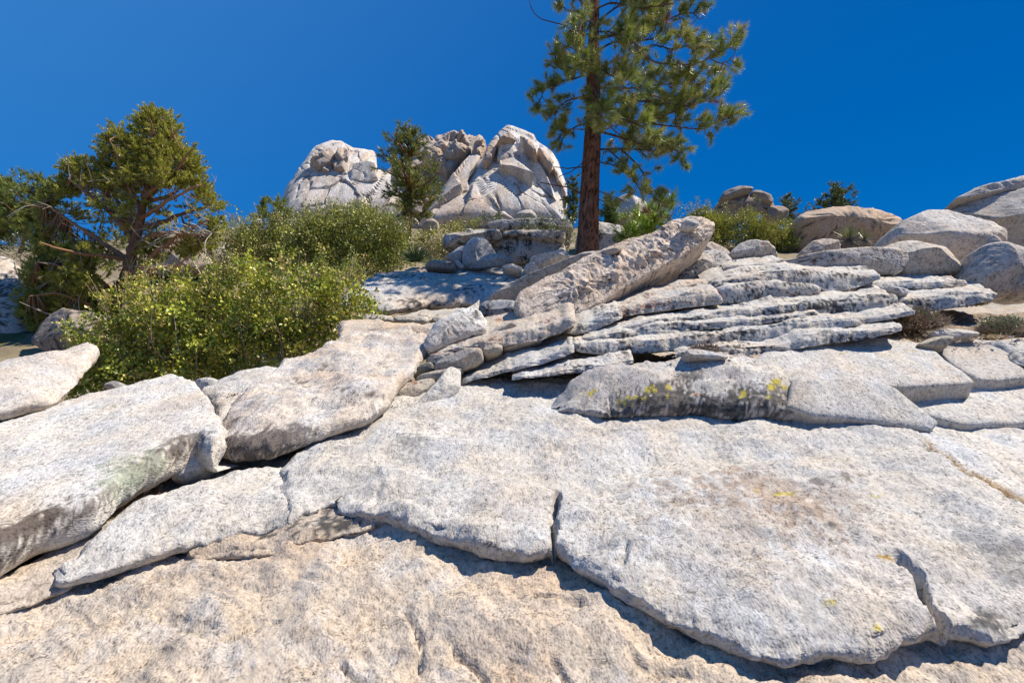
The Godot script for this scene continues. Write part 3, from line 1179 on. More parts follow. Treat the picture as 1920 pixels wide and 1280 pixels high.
# ---------------------------------------------------------------- the ground: one sheet from behind the camera to the horizon
func make_ground() -> void:
	var ds := PackedFloat32Array()
	for k in 10: ds.append(-30.0 + 31.0 * k / 10.0)
	var d := 1.05
	while d < 6.0:
		ds.append(d)
		d *= 1.0075
	while d < 60.0:
		ds.append(d)
		d *= 1.018
	while d < 420.0:
		ds.append(d)
		d *= 1.06
	var cols := 420
	var v := PackedVector3Array()
	var seams := []
	for s in ["762,1150 780,1175 788,1205 786,1240", "640,1235 655,1255 700,1280 705,1300", "850,1215 880,1235 905,1262 912,1290", "1035,1240 1050,1262 1075,1285", "560,1090 590,1098 640,1085", "300,1168 330,1172 345,1166", "355,1195 385,1190 400,1188", "1000,1120 1040,1132 1090,1140", "1185,1225 1205,1245 1240,1252 1290,1270", "420,1215 470,1180 520,1168"]:
		var ln := PackedVector2Array()
		for q in pts(s): ln.append(on_plane(q, -0.012, 0.0, SLOPE))
		var b0 := ln[0]
		var b1 := ln[0]
		for q in ln:
			b0 = b0.min(q)
			b1 = b1.max(q)
		seams.append([ln, Rect2(b0 - Vector2.ONE * 0.05, b1 - b0 + Vector2.ONE * 0.1)])
	for dd in ds:
		var wdt := 1.35 * maxf(dd, 1.05) + 0.6 + (30.0 if dd < 1.0 else 0.0)
		for i in cols + 1:
			var x := (2.0 * i / cols - 1.0) * wdt
			var y := ground_y(x, dd)
			var near_k := sm(7.0, 4.0, dd)
			y += 0.022 * near_k * noise.get_noise_2d(x * 0.9, dd * 0.9) + 0.016 * near_k * noise.get_noise_2d(x * 3.5, dd * 4.5) + 0.012 * near_k * ridge.get_noise_2d(x * 2.0, dd * 2.6)
			if dd < 6.0:
				var q := noise.get_noise_2d(x * 1.7 + 70.0, dd * 2.4) * 5.0
				y += 0.011 * (floorf(q) + sm(0.0, 0.12, q - floorf(q)))
				var q3 := noise.get_noise_2d(x * 4.5 + 20.0, dd * 7.0 + 5.0) * 3.0
				y += 0.006 * (floorf(q3) + sm(0.0, 0.3, q3 - floorf(q3)))
				for sn in seams:
					if sn[1].has_point(Vector2(x, dd)):
						var dist := 1e9
						for i2 in sn[0].size() - 1: dist = minf(dist, seg_dist(Vector2(x, dd), sn[0][i2], sn[0][i2 + 1]))
						y -= 0.035 * sm(0.014, 0.004, dist + 0.006 * noise.get_noise_2d(x * 30.0, dd * 30.0))
			else: y += noise.get_noise_2d(x * 0.12, dd * 0.12) * minf(0.25, dd * 0.006) + noise.get_noise_2d(x * 0.8, dd * 0.8) * 0.08
			v.append(Vector3(x, y, -dd))
	var idx := PackedInt32Array()
	for j in ds.size() - 1:
		for i in cols:
			var a := j * (cols + 1) + i
			idx.append_array([a, a + 1, a + cols + 1, a + 1, a + cols + 2, a + cols + 1])
	var n := finish(v, idx, null)
	var c := PackedColorArray()
	c.resize(v.size())
	var bed := {"col": Color(0.54, 0.465, 0.385), "warm": 0.5, "cool": 0.15, "dark": 0.0, "crust": 0.32, "scale": 0.7}
	for i in v.size():
		var p := v[i]
		var rock := rock_color(p, n[i], bed)
		var soil := Color(0.30, 0.245, 0.165) * (1.0 + 0.5 * noise.get_noise_3dv(p * 0.4))
		soil = soil.lerp(Color(0.12, 0.12, 0.045), sm(0.0, 0.3, noise.get_noise_3dv(p * 0.25 + Vector3(4, 4, 4))))
		c[i] = rock.lerp(soil, maxf(sm(9.0, 14.0, -p.z), sm(4.6, 7.0, -p.z) * sm(-0.4, -1.6, p.x)))
	var o := MeshInstance3D.new()
	o.name = "ground"
	o.mesh = array_mesh(v, n, c, idx)
	o.material_override = M.granite
	add_child(o)
	tag(o, "tan granite bed rock and soil of the hillside", "", "", "structure")

# ---------------------------------------------------------------- slabs lying on the slope
const GREY := Color(0.545, 0.53, 0.508)
const PALE := Color(0.585, 0.569, 0.545)
const WHITE := Color(0.665, 0.64, 0.60)
const TAN := Color(0.50, 0.42, 0.34)
const PINK := Color(0.60, 0.51, 0.44)

func make_slabs() -> void:
	var gm := "granite"
	sheet("granite_slab", "huge grey granite slab across the foreground, rounded broken lip above tan bed rock", "granite slab", "slabs of the foreground",
		"533,866,1 540,930,1 548,974,0.6 600,962 640,954 662,981 720,990 800,1016 870,1041 930,1056 1000,1057 1040,1046 1090,1080 1125,1106 1200,1150 1270,1191 1340,1217 1410,1246 1500,1252 1640,1241 1740,1217 1785,1203 1850,1216 1900,1192 1960,1165 2080,1120,0 2080,1005,1 1925,946,1 1850,908,1 1780,868,1 1715,812,1 1680,770 1600,712 1400,690 1200,660 1000,672 900,700 800,730 700,766 600,818",
		{"a": 0.0, "T": 0.105, "g": 0.0145, "lip": 0.28, "drop": 0.03, "edge": 0.012, "rag": 0.014, "rough": 0.014, "freq": 1.0, "flake": 0.010, "gap": 0.008, "under": 0.10, "col": GREY, "warm": 0.15, "cool": 0.08, "crust": 0.1, "wall": 0.016,
		"bumps": [[1130, 905, 0.22, -0.05], [1250, 950, 0.3, 0.035], [900, 990, 0.22, 0.05], [720, 975, 0.2, 0.03], [1520, 960, 0.5, 0.03], [760, 800, 0.4, 0.04], [1600, 1150, 0.4, 0.03], [1300, 830, 0.5, -0.03], [1750, 980, 0.3, -0.02]],
		"stains": [[1385, 945, 0.30, Color(0.36, 0.29, 0.24), 0.75], [1440, 940, 0.20, Color(0.38, 0.31, 0.26), 0.6], [1580, 925, 0.10, Color(0.36, 0.30, 0.26), 0.6], [1850, 1010, 0.12, Color(0.25, 0.25, 0.25), 0.6], [1880, 1050, 0.10, Color(0.25, 0.25, 0.25), 0.6], [1545, 988, 0.03, Color(0.1, 0.1, 0.1), 0.9], [1600, 900, 0.05, Color(0.2, 0.18, 0.17), 0.7], [1540, 905, 0.04, Color(0.2, 0.18, 0.17), 0.7], [1470, 930, 0.024, Color(0.52, 0.45, 0.09), 0.95], [1410, 922, 0.014, Color(0.52, 0.45, 0.09), 0.95], [1645, 935, 0.018, Color(0.52, 0.45, 0.09), 0.95], [1555, 1139, 0.016, Color(0.52, 0.45, 0.09), 0.95], [1650, 1178, 0.013, Color(0.52, 0.45, 0.09), 0.95], [1740, 1190, 0.016, Color(0.52, 0.45, 0.09), 0.95], [1660, 1050, 0.018, Color(0.45, 0.27, 0.04), 1.0], [770, 830, 0.07, Color(0.2, 0.2, 0.2), 0.6], [1280, 990, 0.35, Color(0.62, 0.62, 0.62), 0.5], [1845, 1160, 0.04, Color(0.12, 0.12, 0.12), 0.8], [1880, 1180, 0.05, Color(0.12, 0.12, 0.12), 0.8], [1330, 1020, 0.3, Color(0.44, 0.41, 0.38), 0.5]],
		"cracks": [["1046,935 1042,960 1037,985 1038,1020 1037,1062", 0.013, 0.11], ["1046,935 1058,890 1040,850 1052,800", 0.009, 0.008], ["1690,1076 1722,1100 1735,1145 1760,1180 1788,1212", 0.022, 0.10], ["1690,1076 1640,1062 1600,1050", 0.010, 0.012], ["1085,1045 1130,1050 1176,1050 1166,1082", 0.010, 0.03], ["1290,920 1330,945 1370,960 1440,950 1490,962", 0.010, 0.014], ["1020,838 1060,850 1090,846", 0.009, 0.012], ["1130,790 1128,775 1142,750", 0.012, 0.03], ["700,960 715,930 700,905", 0.010, 0.012], ["820,1000 815,975 850,960", 0.010, 0.015], ["1440,830 1480,842 1530,850", 0.009, 0.012], ["1500,1000 1540,1020 1600,1018", 0.009, 0.012]]})
	sheet("granite_slab", "pale grey slab with a pointed left tip between the white slab and the long crack", "granite slab", "slabs of the foreground",
		"112,1094 125,1101 215,1087 330,1046 430,1016 544,978,0.6 536,930,1 529,866,1 430,888 340,915 250,955 195,1000 150,1045",
		{"a": 0.0, "T": 0.09, "g": 0.014, "lip": 0.2, "drop": 0.02, "edge": 0.010, "gap": 0.01, "under": 0.05, "flake": 0.007, "col": PALE, "warm": 0.25, "cool": 0.3, "bumps": [[300, 960, 0.2, 0.02]]})
	sheet("granite_slab", "thin tan wedge of rock under the broken lip of the big slab", "granite slab", "slabs of the foreground",
		"225,1090 330,1030 550,950 645,935 700,960 760,985 735,992 660,1007 600,1020 550,1033 470,1048 380,1056 310,1062",
		{"a": -0.02, "T": 0.07, "g": 0.018, "lip": 0.1, "drop": 0.02, "gap": 0.0, "under": 0.04, "col": TAN, "warm": 0.5, "dark": 0.22, "scale": 0.6})
	sheet("granite_slab", "low tan slab at the left edge, below the shaded foot of the white slab", "granite slab", "slabs of the foreground",
		"-90,1190 0,1160 60,1140 120,1112 190,1060 260,960 160,985 60,1050 -90,1110",
		{"a": -0.02, "T": 0.07, "g": 0.018, "lip": 0.08, "drop": 0.02, "gap": 0.0, "under": 0.04, "col": Color(0.54, 0.47, 0.40), "warm": 0.5})
	sheet("granite_slab", "grey slab with a steep face spotted by yellow and black lichen", "granite slab", "slabs of the foreground",
		"930,752 1000,768 1070,780 1135,786 1290,782 1420,791 1520,787 1560,789,0 1590,784,0 1625,750,0 1640,700,0.3 1640,655,1 1690,622 1600,628 1480,645 1400,655 1300,668 1200,680 1060,690 950,706 910,725",
		{"a": 0.11, "fade": [-0.5, 0.95, 1.75, 2.3], "pivot": "1500,788", "b": 0.02, "T": 0.26, "g": 0.015, "lip": 0.36, "drop": 0.15, "edge": 0.015, "gap": 0.0, "under": 0.12, "col": Color(0.52, 0.49, 0.465), "warm": 0.4, "cool": 0.3, "crust": 0.3, "scale": 0.8, "rough": 0.022, "rag": 0.015, "flake": 0.010,
		"stains": [[1175, 765, 0.12, Color(0.07, 0.07, 0.072), 0.85], [1215, 772, 0.09, Color(0.07, 0.07, 0.072), 0.85], [1265, 768, 0.14, Color(0.07, 0.07, 0.072), 0.8], [1300, 740, 0.12, Color(0.07, 0.07, 0.072), 0.75], [1350, 752, 0.14, Color(0.07, 0.07, 0.072), 0.8], [1400, 765, 0.12, Color(0.07, 0.07, 0.072), 0.8], [1300, 712, 0.08, Color(0.07, 0.07, 0.072), 0.7], [1450, 735, 0.10, Color(0.07, 0.07, 0.072), 0.7], [1460, 770, 0.10, Color(0.07, 0.07, 0.072), 0.7], [1330, 722, 0.1, Color(0.70, 0.68, 0.64), 0.7], [1420, 688, 0.16, Color(0.70, 0.68, 0.64), 0.7], [1500, 668, 0.14, Color(0.70, 0.68, 0.64), 0.7], [1720, 680, 0.05, Color(0.07, 0.07, 0.072), 0.8], [1700, 690, 0.05, Color(0.07, 0.07, 0.072), 0.8], [1480, 690, 0.3, Color(0.56, 0.44, 0.38), 0.5], [1600, 680, 0.25, Color(0.58, 0.47, 0.41), 0.5], [1230, 735, 0.040, Color(0.52, 0.45, 0.09), 0.95], [1190, 748, 0.028, Color(0.52, 0.45, 0.09), 0.95], [1160, 770, 0.040, Color(0.52, 0.45, 0.09), 0.95], [1105, 740, 0.024, Color(0.52, 0.45, 0.09), 0.95], [1400, 745, 0.032, Color(0.52, 0.45, 0.09), 0.95], [1470, 720, 0.040, Color(0.52, 0.45, 0.09), 0.95], [1500, 730, 0.024, Color(0.52, 0.45, 0.09), 0.95], [1565, 712, 0.048, Color(0.52, 0.45, 0.09), 0.95], [1585, 716, 0.032, Color(0.52, 0.45, 0.09), 0.95], [1445, 745, 0.024, Color(0.52, 0.45, 0.09), 0.95], [1650, 710, 0.028, Color(0.52, 0.45, 0.09), 0.95], [1662, 698, 0.024, Color(0.52, 0.45, 0.09), 0.95], [1715, 672, 0.040, Color(0.52, 0.45, 0.09), 0.95], [1738, 665, 0.036, Color(0.52, 0.45, 0.09), 0.95], [1540, 668, 0.024, Color(0.52, 0.45, 0.09), 0.95], [1490, 660, 0.028, Color(0.52, 0.45, 0.09), 0.95], [1605, 668, 0.020, Color(0.52, 0.45, 0.09), 0.95], [1298, 745, 0.03, Color(0.42, 0.17, 0.05), 0.8], [1310, 757, 0.025, Color(0.42, 0.17, 0.05), 0.8]],
		"cracks": [["1140,786 1150,760 1143,735", 0.014, 0.03], ["1500,790 1530,770 1600,760", 0.012, 0.02], ["1640,740 1690,745 1730,765", 0.012, 0.02], ["1330,700 1400,680 1470,665", 0.014, 0.02]]})
	sheet("granite_slab", "pale slab at the right edge below the shadowed joint, front sloping to the big slab", "granite slab", "slabs of the foreground",
		"1690,810,1 1715,817,1 1745,842,1 1790,868,1 1850,908,1 1930,954,1 2080,1025,1 2080,770 1920,772 1800,770 1700,760",
		{"a": -0.03, "T": 0.10, "g": 0.022, "lip": 0.2, "drop": 0.02, "edge": 0.015, "gap": 0.0, "under": 0.03, "col": PALE, "warm": 0.3, "cool": 0.3})
	sheet("granite_slab", "narrow grey slab in the right corner just below the dry scrub", "granite slab", "slabs of the foreground",
		"1838,646 1880,668 1925,692 2080,700 2080,628 1925,632 1870,640",
		{"a": 0.30, "T": 0.10, "g": 0.026, "lip": 0.14, "drop": 0.03, "gap": 0.02, "col": GREY, "warm": 0.2, "dark": 0.12})
	sheet("soil", "dry soil and litter caught in the ledge", "", "",
		"1560,655 1640,640 1740,642 1840,640 1925,632 2080,628 2080,585 1925,592 1780,588 1680,592 1610,615 1520,640",
		{"a": 0.38, "T": 0.05, "g": 0.03, "lip": 0.15, "drop": 0.04, "gap": -0.05, "col": Color(0.36, 0.29, 0.22), "warm": 0.6, "dark": 0.2, "scale": 0.4, "mat": "lichen_rock", "rough": 0.03, "kind": "structure"})
	sheet("granite_slab", "large bright white slab at the left edge, dark lichen along its lower face", "granite slab", "",
		"-130,1150 0,1088 75,1041 170,1011 195,985 222,955 300,913 322,897 372,855,0.3 402,828,0.9 412,812,1 416,790,1 395,760,1 370,722,1 352,708 320,698 280,708 240,720 150,742 75,772 0,797 -130,830",
		{"a": 0.05, "T": 0.23, "g": 0.016, "lip": 0.10, "drop": 0.02, "edge": 0.014, "rag": 0.010, "gap": 0.05, "under": 0.2, "crust": 0.2, "col": WHITE, "warm": 0.25, "cool": 0.1, "stains": [[20, 1012, 0.090, Color(0.13, 0.11, 0.10), 0.75], [60, 1000, 0.070, Color(0.13, 0.11, 0.10), 0.75], [30, 1035, 0.080, Color(0.13, 0.11, 0.10), 0.75], [110, 990, 0.060, Color(0.13, 0.11, 0.10), 0.75], [160, 975, 0.060, Color(0.13, 0.11, 0.10), 0.75], [210, 955, 0.060, Color(0.13, 0.11, 0.10), 0.75], [255, 932, 0.070, Color(0.13, 0.11, 0.10), 0.75], [295, 903, 0.080, Color(0.13, 0.11, 0.10), 0.75], [330, 872, 0.070, Color(0.13, 0.11, 0.10), 0.75], [365, 846, 0.060, Color(0.13, 0.11, 0.10), 0.75], [90, 1030, 0.060, Color(0.13, 0.11, 0.10), 0.75], [255, 962, 0.12, Color(0.36, 0.40, 0.30), 0.7], [225, 975, 0.08, Color(0.36, 0.40, 0.30), 0.6]], "scale": 0.5, "pivot": "240,950", "b": 0.06, "c": 0.40, "flake": 0.003, "rough": 0.016})
	sheet("granite_slab", "pinkish pitted slab leaning beside the green bush, speckled lower corner", "granite slab", "",
		"410,858,0 432,867,0 470,865,0 500,858,0.1 540,841,0.25 590,813,0.4 640,788,0.6 680,768,0.8 700,757,0.9 725,737,1 745,707,1 762,690,1 782,662,1 797,646,1 808,626,1 760,616,1 690,620,1 640,635,1 600,655,1 540,675,1 500,702,1 470,726,0.9 450,758,0.7 428,800,0.4",
		{"a": 0.06, "T": 0.22, "g": 0.016, "lip": 0.14, "drop": 0.035, "edge": 0.014, "gap": 0.08, "under": 0.2, "col": Color(0.62, 0.565, 0.51), "warm": 0.5, "cool": 0.3, "stains": [[440, 832, 0.090, Color(0.15, 0.13, 0.12), 0.8], [470, 845, 0.090, Color(0.15, 0.13, 0.12), 0.8], [500, 838, 0.100, Color(0.15, 0.13, 0.12), 0.8], [525, 818, 0.080, Color(0.15, 0.13, 0.12), 0.8], [560, 812, 0.070, Color(0.15, 0.13, 0.12), 0.8], [428, 850, 0.060, Color(0.15, 0.13, 0.12), 0.8], [600, 790, 0.030, Color(0.15, 0.13, 0.12), 0.8], [450, 790, 0.030, Color(0.15, 0.13, 0.12), 0.8], [480, 750, 0.030, Color(0.15, 0.13, 0.12), 0.8], [700, 745, 0.030, Color(0.15, 0.13, 0.12), 0.8], [735, 703, 0.030, Color(0.15, 0.13, 0.12), 0.8], [640, 735, 0.030, Color(0.15, 0.13, 0.12), 0.8], [560, 720, 0.030, Color(0.15, 0.13, 0.12), 0.8], [620, 690, 0.030, Color(0.15, 0.13, 0.12), 0.8]], "scale": 0.5, "crust": 0.3, "pivot": "600,760", "b": 0.05, "c": 0.40, "rough": 0.035, "freq": 1.6})
	sheet("granite_slab", "broad domed slab below the yucca with the pine's shadow across it", "granite slab", "slabs below the pine",
		"640,585 691,590 734,588 771,583 809,577 846,578 874,573 912,573 1000,572 1060,560 1080,520 1000,505 940,503 865,500 828,499 782,502 740,507 705,516 660,530",
		{"a": -0.28, "T": 0.36, "g": 0.045, "lip": 0.7, "drop": 0.2, "edge": 0.06, "gap": 0.05, "under": 0.3, "col": PALE, "warm": 0.45, "cool": 0.4, "dark": 0.12, "rough": 0.03, "freq": 0.8, "flake": 0.012, "mat": "granite_mid", "rag": 0.03,
		"cracks": [["690,545 760,537 850,530 930,524", 0.05, 0.06], ["670,530 720,538 790,533", 0.04, 0.05], ["786,505 790,520 790,535", 0.035, 0.05]]})
	sheet("granite_slab", "thin cream layer of rock under the domed slab with a wavy lower edge", "granite slab", "slabs below the pine",
		"650,602 691,597 735,603 770,606 795,609 808,603 835,609 842,602 900,600 960,585 960,575 874,577 809,581 735,590 660,592",
		{"a": -0.15, "T": 0.12, "g": 0.03, "lip": 0.2, "drop": 0.04, "gap": 0.02, "col": Color(0.57, 0.52, 0.45), "warm": 0.5, "dark": 0.1})
	sheet("granite_slab", "pinkish rock floor between the pitted slab and the cream layer", "granite slab", "slabs below the pine",
		"640,645 690,632 800,632 850,640 960,630 960,598 842,603 770,604 691,597 640,602",
		{"a": -0.10, "T": 0.12, "g": 0.03, "lip": 0.2, "drop": 0.03, "gap": 0.0, "col": Color(0.60, 0.51, 0.42), "warm": 0.6})
	sheet("granite_slab", "smooth white slab at the left behind the big white one", "granite slab", "",
		"-140,795 0,788 50,776 95,765 122,738 150,705 182,655 165,640 110,652 60,664 0,677 -140,690",
		{"a": 0.0, "T": 0.2, "g": 0.03, "lip": 0.35, "drop": 0.1, "gap": 0.04, "col": Color(0.63, 0.585, 0.54), "warm": 0.35, "cool": 0.2})
	sheet("granite_slab", "pale rock floor in the gap between white slab and pinkish slab", "granite slab", "",
		"395,860 430,830 470,780 520,715 500,690 420,705 380,725 400,760 410,800 380,850",
		{"a": 0.05, "T": 0.12, "g": 0.022, "lip": 0.1, "drop": 0.02, "gap": -0.02, "col": PALE, "warm": 0.3})

# ---------------------------------------------------------------- the stacked ledges: each layer a slab of its own, stepping back up the slope
func make_ledges() -> void:
	var gl := "stacked ledges on the right"
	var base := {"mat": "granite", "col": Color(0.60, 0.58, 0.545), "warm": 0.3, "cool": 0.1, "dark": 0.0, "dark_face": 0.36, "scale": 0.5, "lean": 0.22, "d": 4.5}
	var mk := func(over: Dictionary) -> Dictionary:
		var d := base.duplicate()
		d.merge(over, true)
		return d
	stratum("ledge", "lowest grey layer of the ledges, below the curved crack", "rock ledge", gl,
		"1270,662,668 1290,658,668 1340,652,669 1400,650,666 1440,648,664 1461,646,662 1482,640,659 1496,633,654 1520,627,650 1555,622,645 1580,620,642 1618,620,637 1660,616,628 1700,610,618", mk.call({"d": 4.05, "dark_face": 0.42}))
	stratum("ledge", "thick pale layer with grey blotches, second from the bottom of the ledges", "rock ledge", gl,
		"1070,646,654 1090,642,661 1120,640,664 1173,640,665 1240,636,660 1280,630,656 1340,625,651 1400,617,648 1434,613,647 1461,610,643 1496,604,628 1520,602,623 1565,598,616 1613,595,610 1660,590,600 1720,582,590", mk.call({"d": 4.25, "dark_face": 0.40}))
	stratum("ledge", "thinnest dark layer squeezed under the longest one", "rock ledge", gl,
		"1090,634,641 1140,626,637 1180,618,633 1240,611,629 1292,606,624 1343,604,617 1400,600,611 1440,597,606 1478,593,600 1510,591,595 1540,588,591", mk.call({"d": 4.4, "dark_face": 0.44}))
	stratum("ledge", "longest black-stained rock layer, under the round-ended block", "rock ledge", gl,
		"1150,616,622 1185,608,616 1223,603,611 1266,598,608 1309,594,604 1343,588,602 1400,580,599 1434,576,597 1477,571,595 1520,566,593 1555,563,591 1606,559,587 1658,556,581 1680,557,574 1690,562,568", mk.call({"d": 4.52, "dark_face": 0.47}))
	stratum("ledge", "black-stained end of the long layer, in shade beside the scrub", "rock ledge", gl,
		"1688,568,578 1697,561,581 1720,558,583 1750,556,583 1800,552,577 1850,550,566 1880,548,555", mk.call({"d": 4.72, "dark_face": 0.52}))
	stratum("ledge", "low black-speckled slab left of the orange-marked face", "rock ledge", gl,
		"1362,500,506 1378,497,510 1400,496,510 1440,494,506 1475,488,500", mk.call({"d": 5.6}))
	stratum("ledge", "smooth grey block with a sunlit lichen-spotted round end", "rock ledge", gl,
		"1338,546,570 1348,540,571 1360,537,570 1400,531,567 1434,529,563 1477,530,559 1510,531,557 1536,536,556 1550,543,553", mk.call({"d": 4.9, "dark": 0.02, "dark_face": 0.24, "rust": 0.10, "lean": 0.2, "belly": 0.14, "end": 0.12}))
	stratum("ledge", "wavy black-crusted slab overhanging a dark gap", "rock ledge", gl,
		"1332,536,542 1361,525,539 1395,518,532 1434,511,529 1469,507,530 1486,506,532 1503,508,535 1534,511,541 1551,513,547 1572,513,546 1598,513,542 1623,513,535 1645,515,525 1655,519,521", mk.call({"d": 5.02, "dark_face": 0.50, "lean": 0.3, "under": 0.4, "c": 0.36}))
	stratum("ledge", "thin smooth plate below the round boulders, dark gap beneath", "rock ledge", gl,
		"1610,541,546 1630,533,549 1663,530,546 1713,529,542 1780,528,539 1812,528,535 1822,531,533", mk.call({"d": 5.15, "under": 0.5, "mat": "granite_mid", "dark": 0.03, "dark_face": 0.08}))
	var gr := "slabs of the foreground"
	var rs := {"mat": "granite", "col": PALE, "warm": 0.25, "cool": 0.2, "cut": 0, "front": 0.06, "back": 0.22, "pw": 6.0, "rough": 0.014, "freq": 3.0, "soft": 1, "n": Vector3(0, 0.85, 0.5), "step": 1.8}
	stone("granite_slab", "thick rounded slab tucked beneath the pointed tips at the right edge", "granite slab", gr,
		"1640,728 1676,737 1692,762 1720,781 1745,793 1800,806 1870,806 1920,803 2070,800 2070,705 1920,715 1800,722 1740,726", rs.merged({"fd": 3.50}, true))
	stone("granite_slab", "pale slab at the right edge with a curved left side", "granite slab", gr,
		"1720,655 1755,668 1775,688 1800,707 1828,722 1870,723 1920,718 2070,714 2070,640 1960,645 1925,690 1880,668 1840,646 1780,642", rs.merged({"fd": 3.82, "col": Color(0.57, 0.54, 0.505)}, true))
	stone("granite_slab", "lower pointed tip of rock beside the yellow-spotted slab", "granite slab", gr,
		"1480,722 1580,712 1640,722 1672,735 1700,757 1727,778 1754,800 1741,813 1700,809 1650,802 1590,794 1520,788 1470,770", rs.merged({"fd": 3.40, "n": Vector3(0, 0.66, 0.75), "cool": 0.3}, true))
	stone("granite_slab", "upper pointed tip of rock with a yellow lichen spot on its edge", "granite slab", gr,
		"1400,690 1440,662 1500,650 1600,640 1700,645 1752,668 1778,690 1800,704 1826,726 1790,730 1750,732 1700,734 1672,735 1600,738 1500,730 1430,715", rs.merged({"fd": 3.62, "yellow": 0.22, "scale": 0.25}, true))
	var gp := "flat rocks piled under the pitted boulder"
	var pk := {"mat": "granite", "dark": 0.0, "dark_face": 0.05, "back": 0.7, "under": 0.3, "scale": 0.5}
	stratum("rock", "long plank of rock with a rust-red lichen stripe", "rock slab", gp,
		"797,674,679 815,666,681 847,654,667 873,647,659 907,639,655 940,631,650 973,625,644 1007,617,640 1047,607,626 1070,600,615 1082,602,607", mk.call(pk.merged({"d": 4.35, "rust": 0.46, "dark_face": 0.0, "col": Color(0.57, 0.52, 0.46), "c": 0.40}, true)))
	stratum("rock", "grey pointed plank just right of the rust-striped one", "rock slab", gp,
		"1058,621,625 1080,612,628 1107,602,622 1140,592,609 1160,588,600 1170,590,594", mk.call(pk.merged({"d": 4.55, "c": 0.40}, true)))
	stratum("rock", "long pale plank spotted with red lichen over a black gap", "rock slab", gp,
		"1132,587,592 1170,580,594 1206,571,588 1240,562,584 1292,553,577 1340,549,572 1350,554,570 1358,562,565", mk.call(pk.merged({"d": 4.75, "rust": 0.46, "under": 0.5, "col": Color(0.58, 0.54, 0.49), "c": 0.38}, true)))
	stratum("granite_slab", "long thin grey flake with an undercut edge lying on the big slab", "rock flake", "",
		"960,711,713 990,705,709 1030,699,705 1073,692,700 1120,686,695 1170,677,688 1190,674,679", mk.call(pk.merged({"d": 3.95, "back": 0.45, "c": 0.30, "col": PALE, "under": 0.25}, true)))
	stratum("granite_slab", "small flat grey flake between the thin flake and the rusty plank of rock", "rock flake", "",
		"862,717,721 900,703,710 960,688,696 1010,675,684 1050,664,672 1078,653,660", mk.call(pk.merged({"d": 4.1, "back": 0.5, "c": 0.36, "col": GREY}, true)))

